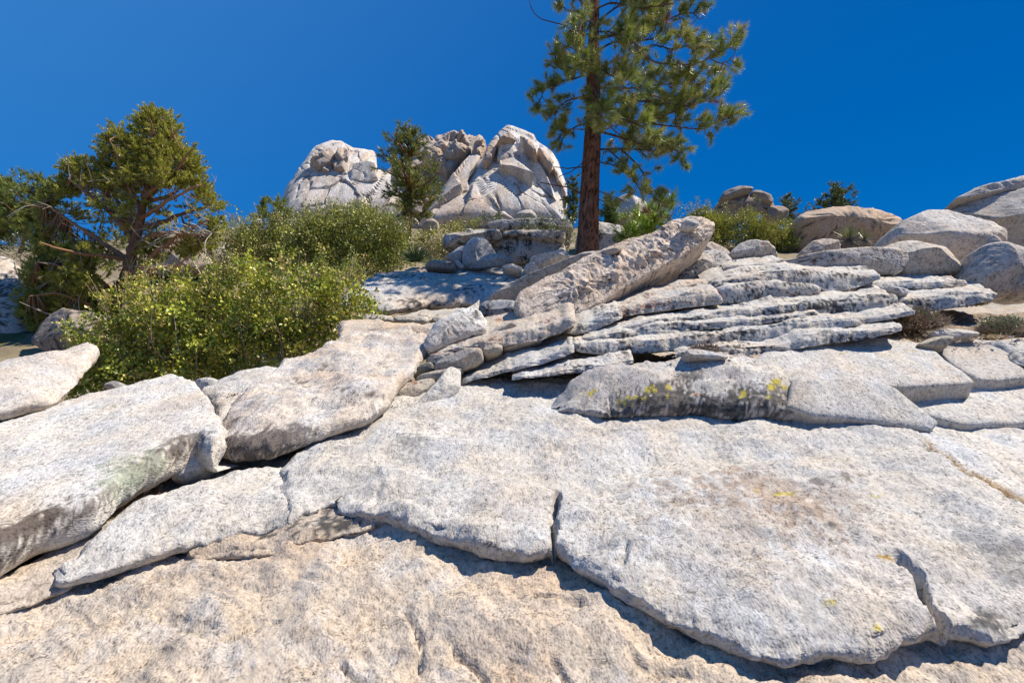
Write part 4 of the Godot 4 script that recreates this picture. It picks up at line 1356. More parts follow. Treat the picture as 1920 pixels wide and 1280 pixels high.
# ---------------------------------------------------------------- stones and boulders
func make_stones() -> void:
	var gl := "stacked ledges on the right"
	var lr := {"mat": "lichen_rock", "dark": 0.30, "n": Vector3(0, 0.55, 0.85), "pw": 3.2, "front": 0.14, "back": 0.9, "col": GREY, "warm": 0.35, "rough": 0.05, "scale": 0.7}
	var mk := func(over: Dictionary) -> Dictionary:
		var d := lr.duplicate()
		d.merge(over, true)
		return d
	stone("rock", "small white plate lying on the black-stained layer", "rock", "",
		"1662,546 1667,540 1697,543 1704,549 1697,557 1680,552", mk.call({"d": 4.85, "dark": 0.0, "back": 0.2, "front": 0.06, "mat": "granite_mid", "col": WHITE}))
	stone("rock", "small tan stone in the gap left of the thin plate", "rock", "",
		"1560,553 1570,547 1590,543 1606,546 1608,551 1585,554", mk.call({"d": 5.05, "dark": 0.0, "back": 0.3, "front": 0.06, "col": TAN}))
	stone("rock", "large smooth grey face streaked with orange lichen", "rock slab", "",
		"1436,496 1450,490 1476,486 1500,480 1527,476 1548,472 1580,469 1610,466 1623,465 1675,467 1699,471 1704,476 1700,488 1692,502 1683,515 1654,517 1606,511 1560,510 1520,506 1474,501 1450,502", mk.call({"d": 5.6, "dark": 0.13, "rust": 0.22, "front": 0.1, "back": 0.9, "pw": 5.0, "n": Vector3(-0.1, 0.1, 1), "mat": "granite_mid", "col": Color(0.55, 0.52, 0.48), "rough": 0.015, "behind": 0.3}))
	stone("boulder", "smooth tan boulder right behind the orange-streaked face", "boulder", "boulders on the right",
		"1640,470 1665,460 1700,457 1745,459 1765,470 1780,485 1788,505 1785,521 1750,525 1690,524 1660,510", {"d": 5.9, "mat": "granite_mid", "col": Color(0.58, 0.545, 0.49), "front": 0.35, "back": 0.7, "behind": 0.6, "pw": 3.0, "rough": 0.02})
	stone("boulder", "big angular grey boulder with a sunlit right flank", "boulder", "boulders on the right",
		"1660,458 1664,440 1675,425 1700,415 1720,406 1755,407 1775,420 1800,435 1830,450 1850,463 1852,490 1825,505 1820,526 1780,528 1740,510", {"d": 6.9, "mat": "granite_mid", "col": Color(0.58, 0.55, 0.52), "front": 0.6, "back": 0.9, "behind": 1.6, "pw": 2.4, "rough": 0.03, "cut": 4})
	stone("boulder", "upright grey boulder shaded in front, bright on its shoulder", "boulder", "boulders on the right",
		"1813,520 1818,500 1825,494 1822,485 1826,470 1837,464 1854,463 1868,469 1887,474 1906,483 1900,500 1895,520 1900,545 1889,557 1835,559 1820,549", {"d": 5.5, "mat": "granite_mid", "col": Color(0.52, 0.50, 0.48), "front": 0.3, "back": 0.45, "pw": 2.4, "rough": 0.025, "cut": 3})
	stone("boulder", "smooth round boulder cut by the right edge of the view", "boulder", "boulders on the right",
		"1925,471 1908,480 1899,490 1892,505 1889,525 1891,545 1903,555 1925,560 1965,556 1990,520 1980,485 1950,470", {"d": 5.4, "mat": "granite_mid", "col": Color(0.57, 0.545, 0.52), "front": 0.35, "back": 0.4, "pw": 2.3, "rough": 0.015})
	stone("rock", "small upright stone perched on the shaded boulder, like a sitting bird", "rock", "",
		"1855,458 1855,444 1861,440 1869,442 1872,452 1879,460 1886,475 1876,474 1860,470", {"mat": "granite", "d": 5.55, "col": Color(0.46, 0.43, 0.42), "front": 0.06, "back": 0.08, "rough": 0.05, "rust": 0.25, "scale": 0.2})
	stone("boulder", "great domed outcrop at the right edge with a speckled sunlit top", "outcrop", "",
		"1750,412 1765,398 1800,384 1850,374 1920,361 2000,357 2060,380 2070,500 1930,505 1860,492 1800,465", {"mat": "granite_mid", "d": 13.5, "col": Color(0.56, 0.53, 0.50), "front": 1.3, "back": 2.2, "pw": 2.3, "rough": 0.02, "n": Vector3(0, 0.1, 1), "dark": 0.08})
	stone("rock", "flat pointed plate resting on the great domed outcrop", "rock slab", "",
		"1787,375 1800,369 1830,355 1850,350 1880,344 1920,332 1985,322 2000,345 1920,356 1860,365 1810,374", {"mat": "granite_mid", "d": 13.0, "col": GREY, "front": 0.2, "back": 1.0, "pw": 3.5, "rough": 0.05, "n": Vector3(0, 0.4, 1), "bedding": 0.02})
	stone("boulder", "low pink domed outcrop with layered cracks below two small pines", "outcrop", "",
		"1481,425 1486,415 1507,407 1553,406 1587,411 1630,414 1657,422 1672,430 1668,450 1640,468 1557,475 1500,470 1484,450", {"mat": "granite_mid", "d": 17.0, "col": Color(0.60, 0.46, 0.35), "warm": 0.5, "front": 1.2, "back": 1.8, "pw": 2.5, "rough": 0.03, "bedding": 0.03, "dark": 0.1})
	stone("boulder", "small rounded pink rock in front of the pink outcrop", "boulder", "",
		"1495,480 1507,465 1520,455 1540,451 1560,454 1575,466 1572,478 1530,484", {"mat": "granite_mid", "d": 10.5, "col": Color(0.56, 0.47, 0.40), "front": 0.3, "back": 0.4, "dark": 0.08, "scale": 0.6})
	var gs := "stacked cap rocks on the skyline"
	stone("rock", "topmost thin cap of the rock stack on the skyline", "rock slab", gs,
		"1351,376 1353,363 1377,353 1411,352 1409,362 1390,369 1363,376", {"mat": "granite_mid", "d": 31.0, "col": Color(0.36, 0.32, 0.28), "front": 0.6, "back": 0.9, "dark": 0.2, "pw": 3.0, "rough": 0.04})
	stone("rock", "right-hand cap stone of the rock stack on the skyline", "rock slab", gs,
		"1402,368 1413,360 1433,362 1449,374 1448,385 1415,378", {"mat": "granite_mid", "d": 31.2, "col": Color(0.38, 0.33, 0.28), "front": 0.6, "back": 0.9, "dark": 0.12, "pw": 3.0, "rough": 0.04})
	stone("boulder", "broad overhanging body of the rock stack above the green bush", "boulder", gs,
		"1342,386 1367,372 1413,366 1440,373 1452,386 1440,395 1410,405 1375,415 1350,408", {"mat": "granite_mid", "d": 31.5, "col": Color(0.36, 0.29, 0.24), "front": 0.9, "back": 1.4, "dark": 0.15, "pw": 2.6, "rough": 0.05, "bedding": 0.03, "n": Vector3(0, -0.15, 1)})
	stone("boulder", "squared block at the right foot of the rock stack", "boulder", gs,
		"1432,391 1450,388 1468,388 1477,400 1474,416 1458,418 1437,408", {"mat": "granite_mid", "d": 31.2, "col": Color(0.35, 0.29, 0.24), "front": 0.5, "back": 0.8, "pw": 3.5, "rough": 0.05})
	stone("boulder", "loaf-shaped pale stone on the ledges below the green bush", "boulder", "",
		"1358,487 1366,477 1378,465 1395,458 1412,459 1431,464 1448,478 1460,488 1400,492 1370,491", {"d": 6.4, "mat": "granite_mid", "col": Color(0.57, 0.545, 0.51), "front": 0.25, "back": 0.5, "pw": 2.6, "rust": 0.06, "off": 0.35})
	stone("rock", "small pink angular rock behind the wedge block", "rock", "",
		"1295,484 1313,466 1327,457 1340,465 1358,470 1368,480 1355,488", {"mat": "granite_mid", "d": 9.8, "col": PINK, "front": 0.25, "back": 0.4, "cut": 3})
	stone("rock", "thick wedge block half in the shadow of the pitted boulder", "rock slab", "",
		"1208,551 1211,523 1240,506 1285,487 1309,479 1338,473 1355,481 1369,495 1371,507 1349,519 1333,526 1309,531 1257,542", {"mat": "lichen_rock", "d": 6.0, "col": PALE, "front": 0.25, "back": 0.9, "pw": 3.4, "n": Vector3(0.1, 0.55, 0.9), "dark": 0.06, "rust": 0.06, "rough": 0.04})
	stone("boulder", "long pitted tan boulder leaning over dark gaps, the largest on the ledges", "boulder", "",
		"965,572 967,555 977,545 993,538 1023,522 1057,509 1090,489 1120,478 1140,469 1173,456 1207,449 1227,440 1250,424 1263,419 1285,419 1305,416 1328,419 1338,436 1332,449 1312,463 1292,478 1263,494 1240,506 1211,520 1177,540 1146,559 1107,580 1073,597 1040,603 1000,611 987,611 976,597", {"mat": "granite_mid", "d": 5.2, "col": Color(0.70, 0.60, 0.51), "warm": 0.5, "front": 0.12, "back": 0.5, "pw": 4.0, "soft": 5, "n": Vector3(0.10, 0.55, 1), "rough": 0.06, "freq": 4.0, "cut": 3, "pit": 0.03, "pit_freq": 19.0, "dark": 0.09, "scale": 0.2, "step": 1.6})
	stone("rock", "small grey stone sitting on top of the long pitted boulder", "rock", "",
		"1276,426 1279,417 1290,412 1304,412 1311,420 1306,428 1287,432", {"mat": "granite", "d": 5.35, "col": GREY, "front": 0.06, "back": 0.1, "cut": 3, "off": 0.3})
	stone("rock", "thin leaning plate with a shaded underside above the pitted boulder", "rock slab", "",
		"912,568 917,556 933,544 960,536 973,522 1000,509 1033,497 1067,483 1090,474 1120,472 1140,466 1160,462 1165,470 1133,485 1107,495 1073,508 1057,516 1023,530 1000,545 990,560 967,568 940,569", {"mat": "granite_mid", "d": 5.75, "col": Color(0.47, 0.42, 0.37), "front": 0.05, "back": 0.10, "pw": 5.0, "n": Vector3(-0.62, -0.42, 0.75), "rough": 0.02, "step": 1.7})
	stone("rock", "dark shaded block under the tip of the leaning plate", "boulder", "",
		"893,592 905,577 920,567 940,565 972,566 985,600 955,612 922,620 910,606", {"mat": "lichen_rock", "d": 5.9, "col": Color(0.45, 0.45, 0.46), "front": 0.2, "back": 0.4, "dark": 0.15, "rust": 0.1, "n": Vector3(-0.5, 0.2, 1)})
	stone("rock", "angular white rock with a hollowed top between pitted slab and rusty plank", "rock", "",
		"794,648 808,628 812,617 837,606 842,599 860,591 880,588 893,590 903,596 914,613 911,628 887,634 853,648 827,658 806,664 797,656", {"mat": "granite", "d": 4.55, "col": Color(0.76, 0.74, 0.70), "front": 0.16, "back": 0.3, "cut": 5, "rough": 0.06, "freq": 3.5, "dark": 0.07, "scale": 0.4, "n": Vector3(0.1, 0.6, 0.9)})
	stone("rock", "white pointed fin standing on the angular white rock", "rock", "",
		"862,594 868,582 880,576 890,571 899,561 898,575 896,586 890,594 875,600", {"mat": "granite", "d": 4.7, "col": Color(0.68, 0.66, 0.63), "front": 0.03, "back": 0.06, "cut": 2, "n": Vector3(0.3, 0.5, 0.9), "soft": 1})
	var gp := "flat rocks piled under the pitted boulder"
	stone("rock", "thin slat wedged above the red-spotted plank", "rock slab", gp,
		"1212,559 1223,550 1260,541 1295,532 1307,530 1307,540 1297,542 1240,555 1218,562", {"mat": "granite_mid", "d": 5.2, "col": Color(0.47, 0.43, 0.38), "front": 0.05, "back": 0.6, "pw": 4.0})
	stone("rock", "dark slat deep in the gap under the pitted boulder", "rock slab", gp,
		"1146,572 1160,560 1190,553 1205,549 1212,556 1190,566 1160,574", {"mat": "granite_mid", "d": 5.6, "col": Color(0.42, 0.39, 0.35), "front": 0.05, "back": 0.6, "pw": 4.0})
	stone("rock", "small rounded slab at the left foot of the pitted boulder", "rock slab", gp,
		"905,640 912,627 930,615 958,606 973,609 962,619 930,631", {"mat": "granite", "d": 4.6, "col": Color(0.48, 0.44, 0.39), "front": 0.06, "back": 0.3, "pw": 3.0})
	stone("rock", "thick brown block below the rust-striped plank", "rock slab", gp,
		"812,690 817,680 840,667 880,653 904,654 907,674 890,688 863,698 827,704", {"mat": "granite", "d": 4.2, "col": Color(0.47, 0.42, 0.36), "front": 0.1, "back": 0.4, "pw": 3.0, "rust": 0.12, "scale": 0.5, "n": Vector3(0, 0.1, 1)})
	stone("rock", "square block right of the thick brown one", "rock slab", gp,
		"904,661 908,650 930,645 942,646 943,656 933,663 910,669", {"mat": "granite", "d": 4.3, "col": Color(0.45, 0.41, 0.36), "front": 0.06, "back": 0.3, "pw": 4.0})
	stone("rock", "long low block at the right end of the brown row", "rock slab", gp,
		"942,656 943,646 973,639 1017,632 1020,638 990,648 960,655", {"mat": "granite", "d": 4.4, "col": Color(0.45, 0.40, 0.34), "front": 0.06, "back": 0.3, "pw": 3.6})
	stone("rock", "flat tan slab beneath the thick brown block", "rock slab", gp,
		"775,713 790,703 813,696 842,692 870,690 850,705 825,712 787,717", {"mat": "granite", "d": 4.1, "col": Color(0.48, 0.43, 0.36), "front": 0.06, "back": 0.4, "pw": 3.2, "rust": 0.1})
	stone("rock", "small grey-green block at the left end of the piled rocks", "rock", gp,
		"756,698 760,691 787,686 811,679 814,690 787,703 767,708 757,704", {"mat": "granite", "d": 4.3, "col": Color(0.44, 0.44, 0.38), "front": 0.07, "back": 0.2, "pw": 3.0})
	stone("rock", "shaded stone tucked behind the small grey-green block", "rock", gp,
		"768,690 778,678 786,683 786,692", {"mat": "granite", "d": 4.45, "col": GREY, "front": 0.05, "back": 0.1})
	stone("rock", "pebble under the small grey-green block", "pebble", gp,
		"766,711 774,707 780,712 778,718 768,717", {"mat": "granite", "d": 4.22, "col": TAN, "front": 0.02, "back": 0.03})
	stone("rock", "small round stone beside the edge of the pitted slab", "rock", gp,
		"722,725 740,714 757,709 759,721 729,732", {"mat": "granite", "d": 4.15, "col": PALE, "front": 0.06, "back": 0.1})
	stone("rock", "flat stone with orange lichen under the end of the pinkish slab", "rock slab", "",
		"687,764 700,742 740,726 780,717 818,713 804,733 783,749 740,756 700,771", {"mat": "granite", "d": 3.95, "col": Color(0.52, 0.48, 0.42), "front": 0.08, "back": 0.4, "pw": 3.0, "rust": 0.2, "scale": 0.5, "n": Vector3(0, 0.6, 0.9)})
	stone("rock", "bright white wedge of stone lying loose at the top of the big slab", "rock", "",
		"773,769 788,749 817,719 833,696 843,690 852,693 863,700 862,731 853,743 827,757 783,769", {"mat": "granite", "d": 3.9, "col": Color(0.64, 0.62, 0.58), "front": 0.09, "back": 0.16, "cut": 4, "n": Vector3(0.3, 0.5, 0.9), "soft": 1})
	stone("rock", "loose grey stone wedged between the white slab and the pinkish slab", "rock", "",
		"320,884 335,866 352,853 395,829 413,829 410,850 405,866 385,890 350,907 325,903", {"mat": "granite", "d": 2.95, "col": Color(0.56, 0.55, 0.53), "front": 0.09, "back": 0.16, "cut": 5, "n": Vector3(0.2, 0.5, 1), "soft": 1})
	stone("rock", "shaded stone filling the gap at the left end of the pinkish slab", "rock", "",
		"404,806 415,785 438,760 456,738 450,770 430,812 415,826", {"mat": "granite", "d": 3.6, "col": GREY, "front": 0.05, "back": 0.2, "n": Vector3(-0.3, 0.3, 1)})
	stone("rock", "small white stone behind the top corner of the white slab", "rock", "",
		"364,716 380,710 398,708 414,715 408,733 398,747 385,742", {"mat": "granite", "d": 4.3, "col": WHITE, "front": 0.07, "back": 0.12, "cut": 3})
	stone("rock", "small cream stone under the front bush, upper of two", "rock", "pair of cream stones under the bush",
		"424,733 432,722 452,712 472,712 480,720 450,728", {"mat": "granite", "d": 4.55, "col": Color(0.56, 0.51, 0.45), "front": 0.06, "back": 0.12, "pw": 3.0})
	stone("rock", "small cream stone under the front bush, lower of two beside the pinkish slab", "rock", "pair of cream stones under the bush",
		"430,736 450,727 478,719 502,714 490,730 465,738 440,741", {"mat": "granite", "d": 4.4, "col": Color(0.58, 0.53, 0.46), "front": 0.06, "back": 0.12, "pw": 3.0})
	stone("rock", "grey lump at the top edge of the white slab under the bush", "rock", "",
		"196,728 200,719 213,714 228,717 234,727 215,731", {"mat": "granite", "d": 4.6, "col": Color(0.36, 0.36, 0.36), "front": 0.06, "back": 0.12})
	stone("rock", "thin upturned flake lying at the foot of the ledges", "rock flake", "",
		"1284,659 1286,655 1300,654 1330,659 1366,668 1366,673 1330,674 1292,671", {"mat": "granite", "d": 3.85, "col": Color(0.54, 0.52, 0.50), "front": 0.04, "back": 0.25, "pw": 3.0, "n": Vector3(0, 0.35, 1)})
	stone("rock", "flat light stone at the edge of the soil below the dry scrub", "rock", "",
		"1740,626 1760,620 1800,618 1830,624 1834,634 1790,637 1760,634", {"mat": "granite", "d": 4.3, "col": PALE, "front": 0.06, "back": 0.3, "pw": 3.0, "n": Vector3(0, 0.6, 0.9)})
	stone("rock", "brown lump with red lichen at the top of the yellow-spotted slab", "rock", "",
		"1716,648 1735,638 1760,634 1785,635 1782,646 1750,652", {"mat": "granite", "d": 4.1, "col": Color(0.44, 0.40, 0.33), "front": 0.06, "back": 0.25, "pw": 2.6, "rust": 0.3, "scale": 0.3, "n": Vector3(0, 0.6, 0.9)})
	# group beside the pine
	var ga := "rock shelter left of the pine"
	stone("rock", "tilted overhanging roof slab left of the pine", "rock slab", ga,
		"832,467 833,446 836,440 862,435 894,431 927,431 940,433 940,446 927,449 915,453 894,452 885,455 863,460", {"mat": "lichen_rock", "d": 11.4, "col": PALE, "front": 0.25, "back": 1.0, "pw": 4.0, "n": Vector3(-0.1, 0.0, 1), "dark": 0.12, "rough": 0.04})
	stone("rock", "upper block of the shelter right of the narrow slot", "rock slab", ga,
		"943,434 968,432 1010,430 1060,434 1060,450 1000,451 968,448 944,447", {"mat": "lichen_rock", "d": 11.6, "col": PALE, "front": 0.2, "back": 0.9, "pw": 5.0, "dark": 0.12})
	stone("rock", "lower layered block of the shelter behind the dark shrub", "rock slab", ga,
		"924,455 968,450 1020,452 1060,460 1060,490 1000,492 930,492 922,470", {"mat": "lichen_rock", "d": 11.7, "col": PALE, "front": 0.2, "back": 0.9, "pw": 4.0, "dark": 0.14, "bedding": 0.04})
	stone("rock", "flat top slab on the skyline behind the shelter", "rock slab", ga,
		"905,428 930,420 965,416 990,420 1070,420 1075,432 1000,432 940,434", {"mat": "lichen_rock", "d": 14.0, "col": PALE, "front": 0.3, "back": 1.2, "pw": 3.0, "dark": 0.1, "n": Vector3(0, 0.5, 1)})
	stone("boulder", "rounded blue-grey boulder inside the shelter", "boulder", ga,
		"866,495 869,470 880,456 894,450 909,451 921,464 932,477 926,490 900,503 875,502", {"mat": "granite_mid", "d": 10.6, "col": Color(0.53, 0.53, 0.53), "front": 0.35, "back": 0.4, "rough": 0.06, "cut": 3})
	stone("rock", "grey stone leaning left of the rounded boulder", "rock", ga,
		"832,488 849,477 861,465 872,463 872,478 865,496 840,494", {"mat": "granite_mid", "d": 10.7, "col": Color(0.50, 0.49, 0.47), "front": 0.2, "back": 0.3, "cut": 2})
	stone("rock", "upturned shell of rock in front of the rounded boulder", "rock flake", ga,
		"878,502 897,491 911,479 927,475 947,478 958,484 958,494 944,498 923,501 897,504", {"mat": "granite_mid", "d": 10.1, "col": Color(0.48, 0.47, 0.45), "front": 0.15, "back": 0.25, "n": Vector3(-0.4, -0.1, 1), "pw": 3.0})
	stone("rock", "narrow shard beside the upturned shell", "rock", ga,
		"851,489 857,486 871,500 862,503", {"mat": "granite_mid", "d": 10.0, "col": PALE, "front": 0.06, "back": 0.1})
	stone("rock", "dark shaded stone right of the yucca", "rock", ga,
		"795,503 808,490 825,487 840,491 858,499 850,505", {"mat": "granite_mid", "d": 10.3, "col": Color(0.45, 0.41, 0.37), "front": 0.12, "back": 0.3, "pw": 3.5})
	stone("rock", "small flat stones at the right end of the domed slab, front one", "rock", ga,
		"938,499 960,496 980,502 978,511 950,508", {"mat": "granite_mid", "d": 9.4, "col": GREY, "front": 0.1, "back": 0.3})
	stone("rock", "small square stone under the pale pointed rock by the pine", "rock", ga,
		"981,505 985,496 1002,493 1010,500 1007,510 988,512", {"mat": "granite_mid", "d": 9.3, "col": PALE, "front": 0.1, "back": 0.2, "pw": 3.5})
	stone("rock", "pale pointed rock between the dark shrub and the leaning plate", "rock", ga,
		"990,493 1000,484 1025,475 1040,470 1060,472 1070,482 1062,490 1040,494 1015,500", {"mat": "granite_mid", "d": 9.5, "col": PALE, "front": 0.2, "back": 0.5, "cut": 3, "n": Vector3(0, 0.5, 1)})
	stone("boulder", "round pale boulder at the foot of the right dome", "boulder", "",
		"961,414 970,403 983,398 1000,399 1008,409 1002,421 975,422", {"mat": "granite_mid", "d": 24.0, "col": Color(0.60, 0.55, 0.48), "front": 0.5, "back": 0.6})
	stone("rock", "layered grey slab right of the pine trunk", "rock slab", "",
		"1080,480 1085,425 1120,419 1168,423 1180,440 1200,470 1150,482", {"mat": "lichen_rock", "d": 16.5, "col": PALE, "front": 0.4, "back": 1.5, "pw": 4.0, "bedding": 0.04, "dark": 0.06})
	stone("boulder", "smooth pale dome top seen through the pine's lower twigs", "outcrop", "",
		"1128,425 1140,392 1160,379 1185,376 1205,385 1222,410 1226,430", {"mat": "granite_mid", "d": 40.0, "col": Color(0.60, 0.58, 0.56), "front": 2.0, "back": 4.0})
	# far left and hillside
	stone("boulder", "huge boulder at the left edge, sunlit top and dark stained foot", "outcrop", "",
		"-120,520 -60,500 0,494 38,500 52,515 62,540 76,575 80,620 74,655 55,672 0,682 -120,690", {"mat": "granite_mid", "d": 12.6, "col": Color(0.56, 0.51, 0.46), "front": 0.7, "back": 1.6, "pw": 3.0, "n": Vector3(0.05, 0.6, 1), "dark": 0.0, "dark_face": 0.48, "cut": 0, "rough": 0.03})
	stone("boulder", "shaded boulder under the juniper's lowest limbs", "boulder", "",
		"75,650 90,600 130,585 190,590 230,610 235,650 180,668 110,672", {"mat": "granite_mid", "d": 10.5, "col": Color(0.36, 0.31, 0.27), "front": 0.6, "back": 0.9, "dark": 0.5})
	stone("boulder", "tan rock behind the right-hand limbs of the juniper", "boulder", "",
		"285,505 300,480 325,468 355,465 385,476 400,495 380,510 320,512", {"mat": "granite_mid", "d": 17.0, "col": PINK, "front": 0.6, "back": 1.0})
	stone("boulder", "cream rock on the slope between juniper and middle shrub", "boulder", "hillside rocks",
		"390,505 396,470 405,455 428,458 440,475 425,500", {"mat": "granite_mid", "d": 18.0, "col": Color(0.60, 0.52, 0.43), "front": 0.5, "back": 1.0, "cut": 2})
	stone("boulder", "white egg-shaped boulder high on the hillside", "boulder", "hillside rocks",
		"443,440 447,428 455,419 463,424 466,435 458,443", {"mat": "granite_mid", "d": 38.0, "col": WHITE, "front": 0.4, "back": 0.5})
	stone("boulder", "pale blocky rock on the skyline left of the bent pine", "boulder", "hillside rocks",
		"471,420 476,411 492,411 492,421", {"mat": "granite_mid", "d": 42.0, "col": WHITE, "front": 0.4, "back": 0.6, "pw": 3.5})
	stone("boulder", "pale slanting rock on the slope right of the bent pine", "boulder", "hillside rocks",
		"538,413 548,412 557,421 574,426 570,432 548,429", {"mat": "granite_mid", "d": 36.0, "col": PALE, "front": 0.4, "back": 0.6, "cut": 2})
	stone("boulder", "small white stone in the yellowish brush below the right dome", "boulder", "hillside rocks",
		"868,433 880,429 891,433 885,440 870,439", {"mat": "granite_mid", "d": 30.0, "col": Color(0.68, 0.66, 0.62), "front": 0.2, "back": 0.3, "cut": 2})
	stone("boulder", "tan boulder just right of the middle pine's trunk", "boulder", "hillside rocks",
		"790,430 798,416 812,412 824,420 822,434 800,438", {"mat": "granite_mid", "d": 33.0, "col": Color(0.56, 0.47, 0.39), "front": 0.5, "back": 0.6, "cut": 3})
	stone("boulder", "pale stone poking out of the scrub under the left dome", "boulder", "hillside rocks",
		"650,408 660,402 672,401 678,408 665,413", {"mat": "granite_mid", "d": 34.0, "col": WHITE, "front": 0.3, "back": 0.4})

# ---------------------------------------------------------------- the two domes far up the slope
func make_domes() -> void:
	var far := 150.0
	var L := thing("granite_dome", "left pale granite dome with a blocky cap on the skyline", "granite dome", at(650, 430, far), "granite domes on the skyline")
	var f := {"mat": "far_rock", "d": far, "col": Color(0.80, 0.75, 0.70), "warm": 0.4, "cool": 0.2, "scale": 14.0, "streak": 0.5, "n": Vector3(0.15, 0.6, 1), "front": 7.0, "back": 14.0, "pw": 3.0, "rough": 0.006, "freq": 4.0, "facet": 0.009, "tilt": 0.06, "seam": 0.22, "vor": 64, "grain": 1.2, "stretch": 1.5, "step": 1.15, "soft": 0}
	var mk := func(over: Dictionary) -> Dictionary:
		var d := f.duplicate()
		d.merge(over, true)
		return d
	stone("face", "", "", "", "528,440 534,374 540,363 547,361 551,349 559,334 570,320 582,302 592,291 604,286 623,279 632,281 642,281 653,287 659,290 667,295 689,297 706,300 706,318 712,334 730,345 770,360 790,440", mk.call({}), L)
	var turns := [Vector3(0.1, 0.5, 1), Vector3(0.5, 0.4, 1), Vector3(-0.2, 0.7, 1), Vector3(0.3, 0.8, 1), Vector3(-0.45, 0.3, 1), Vector3(0.05, 0.25, 1)]
	var bl := {"front": 1.2, "back": 5.0, "vor": 3, "tilt": 0.35, "facet": 0.05, "pw": 5.0, "d": far - 6.0, "rough": 0.03, "col": Color(0.60, 0.51, 0.43)}
	var k := 0
	for s in ["582,306 592,293 604,287 623,280 630,292 622,308 600,316", "628,290 632,281 645,280 654,288 652,302 640,306", "623,308 640,300 650,305 645,318 628,320", "606,312 620,306 624,318 616,326 604,322", "640,322 650,318 655,328 648,336 638,332", "585,308 600,318 598,328 586,322"]:
		stone("block", "", "", "", s, mk.call(bl.merged({"n": turns[k % 6]}, true)), L)
		k += 1
	var pl := {"front": 0.5, "back": 6.0, "vor": 4, "tilt": 0.12, "facet": 0.02, "pw": 7.0, "d": far - 7.0, "rough": 0.015, "col": Color(0.78, 0.74, 0.69)}
	for s in ["545,432 545,372 562,362 572,366 574,400 566,434", "572,402 573,372 590,358 603,360 603,380 590,398", "575,438 580,412 605,384 622,372 640,380 620,440", "565,362 573,340 580,318 592,328 600,346 596,358", "640,430 645,360 665,346 684,344 690,378 690,432", "656,340 662,308 690,302 704,306 708,334 690,342", "600,350 605,330 628,322 636,330 625,345", "690,425 694,360 712,345 728,352 724,425"]:
		stone("block", "", "", "", s, mk.call(pl.merged({"n": turns[k % 6]}, true)), L)
		k += 1
	var R := thing("granite_dome", "right tall granite dome with a dark roof-like overhang", "granite dome", at(930, 430, far), "granite domes on the skyline")
	stone("face", "", "", "", "840,432 862,380 880,345 893,318 905,300 915,283 933,262 946,252 957,254 975,262 999,271 1005,284 1022,295 1036,307 1046,323 1052,343 1061,365 1062,390 1056,440", mk.call({"d": far - 2.0, "col": Color(0.84, 0.80, 0.755), "vor": 40, "grain": -0.9, "stretch": 2.8, "tilt": 0.04, "facet": 0.006}), R)
	var fr := {"front": 0.6, "back": 7.0, "vor": 3, "tilt": 0.08, "facet": 0.012, "pw": 7.0, "rough": 0.012, "col": Color(0.80, 0.765, 0.72)}
	stone("overhang", "", "", "", "930,346 945,337 975,331 997,331 1008,348 1020,395 1030,432 1000,432 968,408 958,385 944,365", mk.call(fr.merged({"d": far - 10.5, "front": 1.6, "n": Vector3(0.15, 0.45, 1)}, true)), R)
	stone("roof", "", "", "", "936,306 964,300 985,318 1000,330 978,323 957,316 938,314", mk.call(fr.merged({"d": far - 11.5, "n": Vector3(0.1, 0.9, 1), "front": 1.0}, true)), R)
	for s in ["932,300 935,272 946,266 962,272 964,300 950,302", "964,298 964,272 978,268 1000,290 1020,318 1035,352 1040,372 1010,345 985,318", "905,390 912,345 924,344 938,362 952,385 968,412 955,420 925,405", "885,378 876,352 898,323 909,338 909,375 901,393"]:
		stone("block", "", "", "", s, mk.call(fr.merged({"d": far - 8.0, "n": turns[(k * 5 + 1) % 6]}, true)), R)
		k += 1
	var fp := {"front": 1.5, "back": 6.0, "vor": 5, "tilt": 0.3, "facet": 0.04, "pw": 4.0, "d": far - 8.5, "rough": 0.03, "col": Color(0.58, 0.48, 0.41)}
	for s in ["904,304 912,284 926,266 933,262 930,282 922,300 912,308", "934,264 946,253 958,255 966,268 950,266", "975,263 999,272 1006,285 1000,287 984,274", "1006,288 1022,296 1037,309 1034,318 1020,306", "1037,312 1047,324 1053,345 1046,345", "1050,348 1061,366 1061,390 1052,372"]:
		stone("block", "", "", "", s, mk.call(fp.merged({"n": turns[k % 6]}, true)), R)
		k += 1
	stone("granite_apron", "smooth pale apron of rock sweeping down left of the right dome", "granite dome", "",
		"780,440 800,410 822,380 845,350 862,325 880,305 898,300 906,306 898,322 880,345 872,352 884,376 902,395 925,405 960,420 980,440", mk.call({"d": far - 7.0, "front": 6.0, "col": Color(0.76, 0.70, 0.645), "warm": 0.5, "facet": 0.015, "vor": 14, "tilt": 0.14, "grain": 0.9, "stretch": 2.5}))
	stone("granite_ridge", "jumbled pinkish ridge between the two domes", "rock ridge", "",
		"725,440 722,345 745,318 765,300 780,290 796,281 811,284 827,284 833,288 842,277 850,275 864,272 875,278 883,285 889,277 905,273 912,284 900,310 870,345 830,440", mk.call({"d": far + 8.0, "col": Color(0.58, 0.49, 0.42), "facet": 0.06, "vor": 70, "tilt": 0.5, "rough": 0.03}))
	var gb := "loose blocks on the ridge between the domes"
	var q := mk.call({"front": 3.0, "back": 4.0, "facet": 0.06, "vor": 9, "tilt": 0.45, "pw": 3.0, "d": far - 2.0, "rough": 0.03, "col": Color(0.55, 0.45, 0.37), "n": Vector3(0, 0.4, 1)})
	stone("block", "largest brown block on the ridge between the domes", "boulder", gb, "830,296 842,278 860,272 876,280 884,287 872,298 850,306 836,304", q)
	stone("block", "twin-topped brown block beside the right dome", "boulder", gb, "884,300 888,279 897,282 900,274 908,273 912,286 903,304", q)
